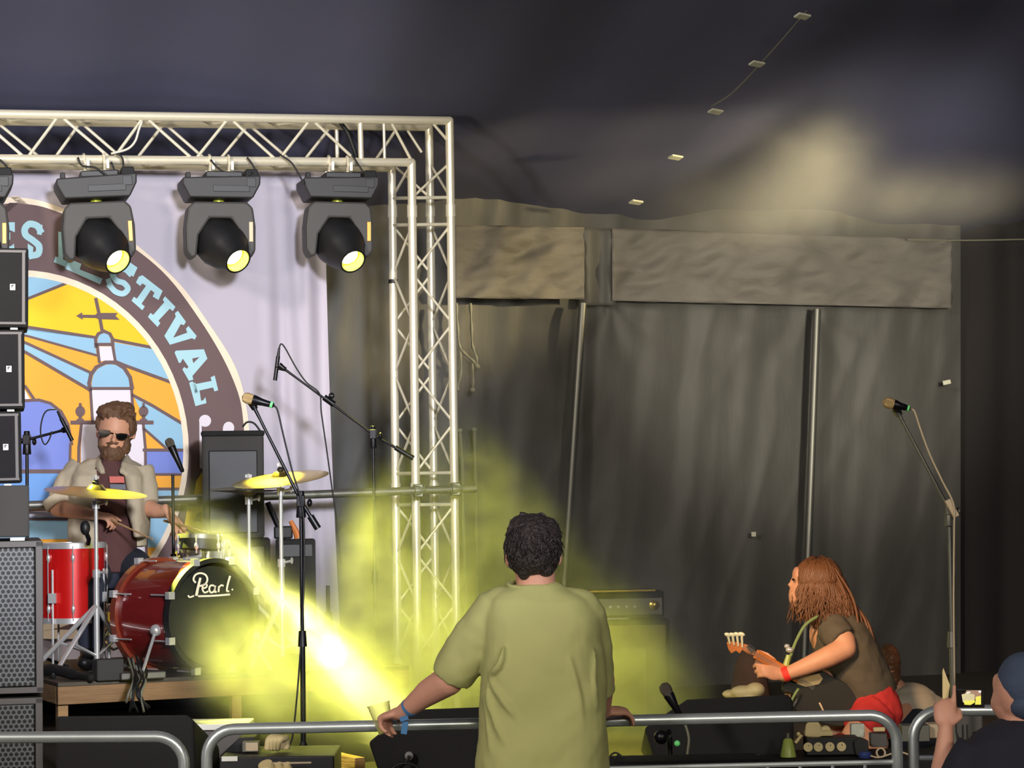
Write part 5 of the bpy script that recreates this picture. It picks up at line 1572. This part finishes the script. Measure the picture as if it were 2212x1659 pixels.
tr.ell(J(1890, 1532), (.135, .20, .125)).limb([(J(1880, 1512, -.06), .13), (J(1892, 1540, -.08), .135)])
for s_, kx in ((-.13, 1845), (.13, 1800)):
    hp = J(1890, 1540, s_); kn = J(kx, 1590, s_ - .1)
    tr.tube([hp, hp.lerp(kn, .75)], [.115, .09], 16)
disp(blob(tr, 'shorts', M('red_cloth'), man, .009, 3), .02, .08)
# long hair: an inner mass and many locks
hr = MB()
hr.ell(J(1772, 1255, .0), (.108, .100, .114), n=22).ell(J(1790, 1285), (.105, .100, .13), n=20).ell(J(1775, 1315, .0), (.085, .09, .10), n=20)
def lock(x0, y0, x1, y1, dd, r, bulge=0, tail=0):
    p0, p1 = J(x0, y0, dd * .7), J(x1, y1, dd)
    m_ = p0.lerp(p1, .5) + V((bulge, 0, 0))
    q = catmull([p0, m_, p1, p1 + V((tail, 0, -.03))], 5)
    n = len(q)
    hr.tube(q, [r * (.55 + .6 * math.sin(math.pi * (i + 1) / (n + 2)) ** .7) * (1 - .6 * (i / n) ** 3) for i in range(n)], 6)
for k in range(200):
    u = random.random()
    th = random.uniform(-1, 1)
    x0 = 1738 + 62 * u + random.uniform(-6, 6)
    y0 = 1216 + 22 * abs(u - .45) + random.uniform(-4, 10)
    x1 = 1716 + 135 * u ** 1.0 + random.uniform(-9, 9)
    y1 = 1306 + 52 * math.sin(min(1, u * 1.15) * 1.6) + random.uniform(-14, 12)
    if u < .12: y1 = 1300 + random.uniform(-6, 14)
    dd = -.100 * math.cos(th * 1.4) * random.uniform(.85, 1.15)
    if u < .22 and random.random() < .45: continue
    lock(x0, y0, x1, y1, dd, random.uniform(.0025, .0075), random.uniform(-.03, .04), random.uniform(-.03, .025))
HC = J(1768, 1255)
for k in range(620):
    a = random.uniform(-math.pi, math.pi)
    c0_ = random.uniform(.1, 1)
    if abs(abs(a) - math.pi) < .62 and c0_ < .75: continue
    if math.sin(a) > .5: continue
    pts = []
    a2 = a
    for i in range(5):
        c_ = c0_ * (1 - i / 4) - .1 * (i / 4)
        s1 = math.sqrt(max(0, 1 - c_ * c_))
        a2 = a + .25 * math.sin(i * .8 + k)* .3
        pts.append(HC + V((.115 * s1 * math.cos(a2), .106 * s1 * math.sin(a2), .121 * c_)))
    e = pts[-1]
    L_ = random.uniform(.08, .20) + .05 * max(0, math.cos(a))
    sw = random.uniform(-.02, .03)
    for i in (1, 2, 3):
        pts.append(e + V((math.cos(a) * .02 * i / 3 + sw * i / 3 + .012 * math.sin(i * 2 + k) + .04 * (i / 3) * max(0, math.cos(a)), math.sin(a) * .012 * i, -L_ * i / 3)))
    q = catmull(pts, 3)
    n = len(q)
    r = random.uniform(.003, .0065)
    hr.tube(q, [r * (1 - .75 * (i / n) ** 2) for i in range(n)], 5)
for k in range(16):
    lock(1835 + k * 1.6, 1290 + 2 * k, 1862 + k * 1.7, 1350 + k * 2, -.05 + random.uniform(-.03, .03), .007, .01, .01)
o = hr.build('hair', M('hair_brown'), man, smooth='all')
t_ = MB()
hoop(t_, wn + (J(1740, 1440, -.24) - wn).normalized() * .02, (J(1740, 1440, -.24) - wn), .036, .030, .006, 20)
mat('red_band', (235, 50, 40), .7)
t_.build('wristband', M('red_band'), man, smooth=True)
# bass guitar
gD = -.17
def K(x, y, d=0): return J(x, y, gD + d)
gt = thing('bass_guitar', 'bass guitar with orange wood neck and pale tuning keys held by the long haired person', 'guitar', K(1740, 1480))
body = [(1690, 1478), (1705, 1458), (1740, 1455), (1775, 1450), (1800, 1462), (1835, 1480), (1862, 1505), (1858, 1545), (1820, 1570), (1770, 1562), (1735, 1545), (1712, 1530), (1720, 1508), (1706, 1498), (1692, 1496)]
bp = [(p.x, p.y) for p in catmull([V((x, y, 0)) for x, y in body + [body[0]]], 4)][:-1]
MB().prism([K(x, y, .02) for x, y in bp], (0, .045, 0)).build('guitar_body', M('guitar_black'), gt, bevel=.008)
pg = [(1716, 1462), (1740, 1460), (1770, 1455), (1778, 1466), (1770, 1478), (1742, 1484), (1722, 1478)]
MB().prism([K(x, y, .014) for x, y in pg], (0, .006, 0)).build('pickguard', M('guitar_body'), gt, bevel=.002)
nk = MB()
n0, n1 = K(1632, 1412, -.10), K(1725, 1466, 0)
dn = (n1 - n0).normalized(); un = V((0, -1, 0)); un = (un - dn * un.dot(dn)).normalized(); wn_ = dn.cross(un)
nk.box(n0.lerp(n1, .5), ((n1 - n0).length, .046, .022), Matrix((dn, wn_, un)).transposed())
nk.build('neck', M('guitar_wood'), gt, bevel=.006)
hd = [(1569, 1376), (1580, 1392), (1592, 1396), (1606, 1398), (1614, 1404), (1634, 1418), (1628, 1422), (1612, 1414), (1604, 1406), (1594, 1412), (1586, 1408), (1574, 1402), (1569, 1390)]
hd = [(1570, 1388), (1576, 1384), (1596, 1388), (1612, 1392), (1622, 1396), (1632, 1404), (1628, 1416), (1612, 1410), (1604, 1404), (1598, 1412), (1590, 1406), (1580, 1412), (1573, 1402)]
MB().prism([K(x, y, -.105) for x, y in hd], (0, .02, 0)).build('headstock', M('guitar_wood'), gt, bevel=.003)
MB().prism([K(x, y, -.110) for x, y in ((1612, 1398), (1620, 1390), (1634, 1402), (1624, 1412))], (0, .022, 0)).build('nut_end', M('black_plastic'), gt, bevel=.002)
mat('tuner', (238, 236, 205), .35, 0.1)
for k in range(4):
    a_ = K(1577 + k * 9, 1391 + k * 2.5, -.11); e_ = K(1572 + k * 10, 1371 - (k > 1), -.12)
    MB().tube([a_, a_.lerp(e_, .5), e_], [.004, .006, .006], 8).ell(e_, (.017, .007, .010), Matrix.Rotation(.3, 3, 'Y')).build('tuning_key', M('tuner'), gt, smooth=True)
st = MB()
for k in range(4):
    o_ = wn_ * (.006 * (k - 1.5)) + un * .014
    st.tube([n0 + o_ - dn * .08, n1 + o_ + dn * .3], .0012, 4)
st.build('strings', M('chrome'), gt)
q = catmull([J(1768, 1330, -.13), J(1740, 1350, -.17), J(1722, 1380, -.19), J(1712, 1405, -.19), J(1704, 1430, -.19), J(1698, 1452, -.18)], 6)
sp = MB(); sp.tube(q, .008, 8)
sp.build('strap', M('green_strap'), gt, smooth='all')
MB().ell(J(1700, 1396, -.2), (.014, .012, .012)).ell(J(1706, 1404, -.2), (.02, .014, .014)).build('strap_buckle', M('chrome'), gt, smooth=True)
MB().tube([J(1704, 1415, -.2), J(1697, 1440, -.2)], [.012, .016], 8).build('strap_tab', M('yg_bottle'), gt, smooth=True)
MB().tube(catmull([J(1725, 1488, -.2), J(1716, 1502, -.21), J(1706, 1522, -.2)]), .007, 6).build('strap_end', M('green_strap'), gt, smooth='all')
MB().tube(catmull([J(1770, 1518, -.150), J(1776, 1530, -.155), J(1780, 1540, -.150)]), .005, 6).build('lead', M('beige_label'), gt, smooth='all')
# towel and bag by the monitor
t = thing('towel', 'yellow and white towel heaped behind the right monitor', 'towel', P(1610, 1492, 11.2))
blob(MB().ell(P(1632, 1490, 11.2), (.045, .06, .035)).ell(P(1605, 1494, 11.2), (.06, .05, .03)).ell(P(1582, 1499, 11.25), (.05, .05, .022)).ell(P(1615, 1600, 11.2), (.09, .08, .25)), 'towel', M('cream'), t, .008, 3)
t = thing('soft_bag', 'dim brown soft bag standing behind the headstock', 'bag', P(1620, 1500, 12.2))
mat('brown_bag', (70, 52, 46), .9)
a_ = P(1620, 1440, 12.2)
blob(MB().ell(a_, (.05, .08, .09)).cap2(a_, V((a_.x, a_.y, ZS + .14)), .08, .13), 'bag', M('brown_bag'), t, .012, 4)
# ---------------------------------------------------------------- crouching person in grey
D0 = 12.45
foot = V((J(1985, 1600).x, 12.4, ZS))
man = thing('person', 'person in a light grey shirt crouching behind the guitarist, head turned away', 'person', foot)
b = MB()
b.ell(J(1918, 1440), (.055, .085, .10), n=18).limb([(J(1925, 1475), .05), (J(1945, 1500), .06)])
b.limb([(J(1960, 1530), .11), (J(2000, 1560), .12)])
for s_ in (-.14, .14):
    b.limb([(J(1960, 1530, s_), .045), (J(1930, 1575, s_ - .1), .042), (J(1900, 1590, s_ - .2), .03)], 12)
    hand(b, J(1900, 1590, s_ - .2), (-.8, -.3, -.4), (-.2, -.2, 1), 1 if s_ < 0 else -1)
    kn = J(1950, 1600, s_ - .12)
    b.limb([(J(2010, 1575, s_), .09), (kn, .06), (V((kn.x + .1, kn.y + .1, ZS + .08)), .045)], 12)
    b.ell(V((kn.x + .02, kn.y + .08, ZS + .045)), (.12, .045, .04))
blob(b, 'body', M('skin'), man, .008, 3)
sh = MB()
sh.ell(J(1968, 1538), (.155, .19, .155), n=22).ell(J(1995, 1560), (.16, .19, .15), n=22).ell(J(1945, 1515), (.09, .18, .07))
disp(blob(sh, 'shirt', M('grey_shirt'), man, .010, 5), .02, .15)
hr = MB().ell(J(1919, 1432, .0), (.062, .092, .10), n=18).ell(J(1925, 1460, .0), (.050, .08, .07))
disp(blob(hr, 'hair', M('hair_brown'), man, .008, 1), .02, .02)
tr = MB()
for s_ in (-.14, .14):
    kn = J(1950, 1600, s_ - .12)
    tr.limb([(J(2010, 1575, s_), .11), (kn, .08), (V((kn.x + .09, kn.y + .1, ZS + .12)), .07)], 12)
blob(tr, 'trousers', M('jeans'), man, .012, 3)
# ---------------------------------------------------------------- drummer
D0 = 12.72
foot = V((J(245, 1300).x, 12.75, ZR))
man = thing('person', 'bearded person in sunglasses and open tan shirt playing the drums', 'person', foot)
b = MB()
Rh = Matrix.Rotation(.12, 3, 'Y') @ Matrix.Rotation(.25, 3, 'X')
b.ell(J(249, 926), (.090, .105, .120), Rh, n=26).ell(J(246, 955, -.02), (.074, .085, .085), Rh, n=22)
b.ell(J(246, 950, -.112), (.015, .022, .016)).ell(J(248, 941, -.098), (.011, .018, .028)).ell(J(244, 962, -.10), (.028, .014, .007)).ell(J(244, 967, -.098), (.024, .014, .007))
b.ell(J(211, 936), (.010, .018, .030)).ell(J(289, 938), (.010, .018, .030))
b.limb([(J(245, 970, .03), .062), (J(240, 1010, .04), .07)], 16)
b.limb([(J(190, 1018, .02), .055), (J(285, 1020, .02), .055)], 16)
rows(b, J, [(1010, 195, 282, .03, .09), (1090, 182, 290, .03, .11), (1190, 190, 290, .03, .12), (1250, 188, 295, .03, .13)])
w1 = J(205, 1112, -.24)
b.limb([(J(166, 1020), .055), (J(138, 1065, .0), .05), (J(126, 1098, -.04), .046), (J(165, 1105, -.16), .038), (w1, .027)], 16)
hand(b, w1, (.9, -.25, -.15), (.1, -.3, 1), -1, 1.0, curl=(.8, .9, .6), tc=(.5, .5))
w2 = J(362, 1105, -.14)
b.limb([(J(298, 1030), .048), (J(312, 1062, -.0), .046), (J(318, 1098, -.03), .046), (J(340, 1104, -.09), .038), (w2, .027)], 16)
hand(b, w2, (.55, -.2, -.8), (.75, -.35, .5), -1, 1.05, curl=((.15, .3, .2), (.25, .35, .3), (.35, .4, .3), (.45, .45, .4)), spread=.25, tc=(.1, .2))
LG = (((205, 1230), (196, 1262), -.42), ((285, 1225), (322, 1250), -.30))
for (h_, k_, dd) in LG:
    kn = J(k_[0], k_[1], dd)
    b.limb([(J(h_[0], h_[1], 0), .09), (kn, .062), (V((kn.x, kn.y - .02, ZR + .09)), .043)], 14)
    b.ell(V((kn.x, kn.y - .09, ZR + .045)), (.045, .12, .04))
blob(b, 'body', M('skin'), man, .007, 3)
ts = MB()
rows(ts, J, [(993, 222, 262, -.01, .09), (1010, 195, 285, -.0, .115), (1060, 188, 288, 0, .14), (1150, 190, 292, 0, .15), (1235, 186, 296, 0, .16)], 28)
mat('maroon_tee', (84, 52, 50), .9)
mat('tee_dark', (46, 52, 40), .9)
disp(blob(ts, 'tee_shirt', M('maroon_tee'), man, .009, 3), .015, .12)
mat('tee_print', (205, 110, 100), .8); mat('tee_print_grey', (110, 112, 122), .8)
MB().prism([J(x, y, -.150) for x, y in ((236, 1029), (267, 1029), (269, 1043), (237, 1043))], (0, .004, 0)).build('tee_print', M('tee_print'), man)
MB().prism([J(x, y, -.152) for x, y in ((237, 1046), (270, 1046), (272, 1057), (239, 1057))], (0, .004, 0)).build('tee_print', M('tee_print_grey'), man)
sh = MB()
rows(sh, J, [(992, 196, 226, .03, .07), (1004, 168, 226, .03, .11), (1030, 158, 228, .0, .145), (1080, 152, 232, 0, .165), (1140, 150, 236, 0, .175), (1185, 152, 232, 0, .18)], 24)
rows(sh, J, [(992, 262, 282, .03, .07), (1004, 262, 305, .03, .11), (1030, 268, 316, .0, .145), (1080, 274, 320, 0, .16), (1130, 284, 322, 0, .165), (1160, 292, 318, 0, .16)], 24)
rows(sh, J, [(992, 200, 282, .08, .05), (1020, 160, 314, .09, .08), (1180, 155, 316, .09, .09)], 24)
sh.tube([J(178, 1008, .02), J(148, 1045, .0), J(130, 1082, -.03)], [.075, .072, .066], 18)
sh.tube([J(118, 1072, -.03), J(128, 1092, -.04)], [.072, .070], 18)
sh.tube([J(298, 1014, .02), J(311, 1055, 0), J(317, 1090, -.03)], [.080, .072, .066], 18)
sh.tube([J(216, 985, .05), J(216, 1003, -.08), J(222, 1022, -.13)], [.014, .020, .014], 8).tube([J(276, 985, .05), J(268, 1003, -.08), J(264, 1022, -.14)], [.014, .020, .014], 8)
disp(blob(sh, 'shirt', M('tan_shirt'), man, .009, 3), .022, .10)
bd = MB()
bd.ell(J(243, 978, -.055), (.066, .062, .060), n=20).ell(J(241, 993, -.06), (.042, .045, .040)).ell(J(220, 958, -.03), (.020, .05, .05)).ell(J(274, 962, -.03), (.020, .05, .05)).ell(J(244, 957, -.108), (.036, .012, .008))
disp(blob(bd, 'beard', M('beard'), man, .006, 1), .014, .015)
hr = MB()
hr.ell(J(252, 902, .015), (.100, .112, .088), Matrix.Rotation(.15, 3, 'Y'), n=24).ell(J(256, 925, .04), (.098, .09, .09), n=20).ell(J(235, 888, -.045), (.065, .055, .040)).ell(J(268, 886, -.03), (.060, .06, .045)).ell(J(214, 915, .0), (.018, .05, .05)).ell(J(286, 920, .0), (.020, .06, .06))
for k in range(120):
    x = random.uniform(212, 290)
    p = J(x, 884 + abs(x - 250) * .28 + random.uniform(-8, 10), random.uniform(-.09, .02))
    e = p + V((random.uniform(-.02, .03), -.012, random.uniform(-.012, .022)))
    hr.tube([p, e], [.008, .003], 5)
disp(blob(hr, 'hair', M('beard'), man, .006, 1), .014, .02)
sg = MB()
for (x, y) in ((226, 936), (263, 943)):
    c = J(x, y, -.122)
    sg.prism([c + V((.030 * sx_, 0, .018 * sz)) for sx_, sz in ((-1, .8), (-.2, 1), (1, .75), (.9, -.4), (.35, -1), (-.5, -1), (-.95, -.3))], (0, .008, 0))
sg.tube([J(236, 935, -.108), J(252, 938, -.108)], .004, 6).tube([J(214, 933, -.105), J(209, 934, .0)], .004, 6).tube([J(276, 941, -.10), J(290, 940, .0)], .004, 6)
sg.build('sunglasses', M('sunglass'), man, bevel=.002)
tr = MB()
rows(tr, J, [(1215, 184, 300, .03, .15), (1270, 186, 302, .03, .16)])
for (h_, k_, dd) in LG:
    kn = J(k_[0], k_[1], dd)
    tr.limb([(J(h_[0], h_[1], 0), .105), (kn, .080)], 14)
    tr.tube([kn, V((kn.x, kn.y - .02, ZR + .10))], [.08, .062], 14)
blob(tr, 'trousers', M('jeans'), man, .012, 3)
for (h_, k_, dd) in LG:
    kn = J(k_[0], k_[1], dd)
    blob(MB().ell(V((kn.x, kn.y - .09, ZR + .048)), (.052, .145, .047)).ell(V((kn.x, kn.y - .02, ZR + .085)), (.055, .07, .05)), 'shoe', M('black_plastic'), man, .008, 2)
# drum sticks held by the drummer
for (a_, e_, lab) in ((w1 + V((.07, -.02, -.02)), J(330, 1165, -.52), "wooden drum stick in the drummer's hand over the bass drum"), (w2 + V((.03, -.02, -.06)), J(450, 1150, -.45), 'wooden drum stick lowered towards the snare')):
    tag(MB().tube([a_ - (e_ - a_) * .25, e_], [.007, .004], 8).build('drum_stick', M('timber'), smooth=True), lab, 'drum stick')
# ================================================================ crowd barriers
def barrier(label, y_l, y_r, x_l, x_r, Dl, Dr, grp='crowd barriers'):
    """frame of bent tube standing on the ground; top rail from x_l to x_r"""
    A_, B_ = P(x_l, y_l, Dl), P(x_r, y_r, Dr)
    d = (B_ - A_); L_ = d.length; d.normalize()
    dh = V((d.x, d.y, 0)).normalized()
    r = .0205
    R_ = .10
    t = thing('crowd_barrier', label, 'barrier', V((A_.x, A_.y, 0)), grp)
    lowL, lowR = V((A_.x, A_.y, .22)), V((B_.x, B_.y, .22))
    def corner(c, u, v, n=8):
        return [c + u * R_ * (1 - math.sin(k / n * math.pi / 2)) + v * R_ * (1 - math.cos(k / n * math.pi / 2)) for k in range(n + 1)]
    up = V((0, 0, 1))
    pts = corner(A_, dh, -up)[::-1] + corner(B_, -dh, -up)
    pts = [V((A_.x, A_.y, .22 + R_))] + pts + [V((B_.x, B_.y, .22 + R_))]
    low = corner(lowR, -dh, up)[::-1] + corner(lowL, dh, up)
    MB().tube(pts + low + [pts[0]], r, 16).build('frame', M('galvanised'), t, smooth='all')
    n = int(L_ / .115)
    for i in range(1, n):
        q = A_.lerp(B_, i / n)
        if .0 < i / n < 1: MB().tube([V((q.x, q.y, .22)), V((q.x, q.y, min(q.z, 1.1) - .17))], .007, 6).build('bar', M('galvanised'), t, smooth=True)
    MB().tube([V((A_.x, A_.y, A_.z - .17)), V((B_.x, B_.y, B_.z - .17))], .010, 8).build('mid_rail', M('galvanised'), t, smooth=True)
    for q in (A_.lerp(B_, .18), A_.lerp(B_, .82)):
        f = V((-dh.y, dh.x, 0))
        MB().tube([V((q.x, q.y, .22)) , V((q.x, q.y, .06))] , .016, 8).tube([V((q.x, q.y, .03)) - f * .28, V((q.x, q.y, .05)), V((q.x, q.y, .03)) + f * .28], .014, 8).build('foot', M('galvanised'), t, smooth=True)
    return A_, B_
barrier('crowd barrier section at the left edge before the black wedge monitor', 1598, 1590, -700, 397, 8.45, 8.6)
barrier('middle crowd barrier section that the man in the green shirt leans on', 1576, 1544, 446, 1936, 8.6, 8.75)
barrier('crowd barrier section at the right edge behind the raised phone', 1536, 1530, 1972, 2900, 8.8, 8.9)
# ================================================================ haze of the smoke machines
def haze(name, label, cat, lo, hi, blobs, res, ns, amp, dens, aniso=0.3, color=(.95, .95, .95)):
    """smoke as a density grid: soft puffs broken up by noise"""
    m = bpy.data.materials.new(name)
    m.use_nodes = True
    nt = m.node_tree
    nt.nodes.clear()
    out = nt.nodes.new('ShaderNodeOutputMaterial')
    pv = nt.nodes.new('ShaderNodeVolumePrincipled')
    pv.inputs['Color'].default_value = color + (1,)
    pv.inputs['Density'].default_value = dens
    pv.inputs['Anisotropy'].default_value = aniso
    nt.links.new(pv.outputs[0], out.inputs['Volume'])
    ng = bpy.data.node_groups.new(name, 'GeometryNodeTree')
    ng.interface.new_socket('Geometry', in_out='INPUT', socket_type='NodeSocketGeometry')
    ng.interface.new_socket('Geometry', in_out='OUTPUT', socket_type='NodeSocketGeometry')
    N, L = ng.nodes, ng.links
    go = N.new('NodeGroupOutput')
    pos = N.new('GeometryNodeInputPosition').outputs[0]
    def mt(op, a, b=None, c=None):
        n = N.new('ShaderNodeMath'); n.operation = op
        for i, x in enumerate((a, b, c)):
            if x is None: continue
            if isinstance(x, (int, float)): n.inputs[i].default_value = x
            else: L.new(x, n.inputs[i])
        return n.outputs[0]
    def vm(op, a, b):
        n = N.new('ShaderNodeVectorMath'); n.operation = op
        for i, x in enumerate((a, b)):
            if hasattr(x, 'is_linked') or hasattr(x, 'links'): L.new(x, n.inputs[i])
            else: n.inputs[i].default_value = x
        return n
    tot = 0.0
    for (c, rad, k, tilt) in blobs:
        # local axes: x along the tilted direction (tilt about the depth axis)
        q = vm('SUBTRACT', pos, tuple(c)).outputs[0]
        ct, st = math.cos(tilt), math.sin(tilt)
        e = None
        for ax, r in (((ct, 0, -st), rad[0]), ((0, 1, 0), rad[1]), ((st, 0, ct), rad[2])):
            d = vm('DOT_PRODUCT', q, tuple(a / r for a in ax)).outputs['Value']
            d2 = mt('MULTIPLY', d, d)
            e = d2 if e is None else mt('ADD', e, d2)
        g = mt('MULTIPLY', mt('POWER', 2.718, mt('MULTIPLY', e, -1.0)), k)
        tot = mt('ADD', tot, g)
    nz = N.new('ShaderNodeTexNoise')
    nz.inputs['Scale'].default_value = ns
    nz.inputs['Detail'].default_value = 4
    nz.inputs['Roughness'].default_value = 0.62
    nz.inputs['Distortion'].default_value = 0.7
    L.new(pos, nz.inputs['Vector'])
    f = mt('MAXIMUM', mt('MULTIPLY_ADD', nz.outputs[0], amp, 1 - amp * 0.5), 0.03)
    den = mt('MAXIMUM', mt('SUBTRACT', mt('MULTIPLY', tot, f), 0.004), 0.0)
    vc = N.new('GeometryNodeVolumeCube')
    L.new(den, vc.inputs['Density'])
    vc.inputs['Min'].default_value = lo
    vc.inputs['Max'].default_value = hi
    for i, k in enumerate('XYZ'):
        vc.inputs['Resolution ' + k].default_value = int((hi[i] - lo[i]) / res)
    sm = N.new('GeometryNodeSetMaterial')
    sm.inputs['Material'].default_value = m
    L.new(vc.outputs[0], sm.inputs[0])
    L.new(sm.outputs[0], go.inputs[0])
    o = MB().box((V(lo) + V(hi)) / 2, V(hi) - V(lo)).build(name, m)
    md = o.modifiers.new('smoke', 'NODES')
    md.node_group = ng
    tag(o, label, cat, None, 'stuff')
    return o
def pb(px, py, D, rx, ry, rz, k, tilt=0):
    return (P(px, py, D), (rx, ry, rz), k, tilt)
haze('stage_smoke', 'drifting yellow lit stage smoke around the drums, truss leg and amplifier', 'smoke',
     (-2.4, 10.5, ZS + .02), (1.4, 14.0, 2.5),
     [pb(660, 1360, 11.85, .22, .3, .08, 1.6, .80), pb(760, 1460, 11.8, .30, .3, .11, 3.4, .80), pb(870, 1560, 11.75, .30, .4, .12, 2.6, .7), pb(540, 1235, 12.0, .20, .25, .08, .45, .8),
      pb(530, 1430, 11.05, .20, .22, .15, 3.4, .3), pb(650, 1510, 11.0, .26, .22, .12, 2.4, .3), pb(860, 1350, 12.5, .35, .4, .28, 1.2), pb(775, 1190, 12.7, .13, .3, .26, 1.0, .6),
      pb(1010, 1440, 12.5, .4, .5, .20, 2.6), pb(1400, 1420, 12.9, .22, .5, .40, 1.0), pb(1330, 1480, 12.7, .4, .4, .3, 1.0), pb(1150, 1160, 13.3, .5, .5, .4, .35), pb(480, 1160, 12.4, .22, .3, .14, .22, .8)],
     .034, 5.0, 7.0, 1.0, aniso=.2)
haze('roof_smoke', 'tan smoke cloud drifting under the roof at the upper right', 'smoke',
     (.2, 13.0, 2.9), (3.1, 15.6, 4.3),
     [pb(1730, 350, 14.3, .36, .5, .22, 1.3, -.8), pb(1600, 450, 14.6, .5, .5, .2, .6), pb(1960, 450, 14.6, .5, .6, .18, .3), pb(1330, 420, 14.6, .7, .5, .3, .06), pb(1790, 240, 14.2, .16, .4, .12, .5, -.9)],
     .05, 3.0, 3.6, 1.0)
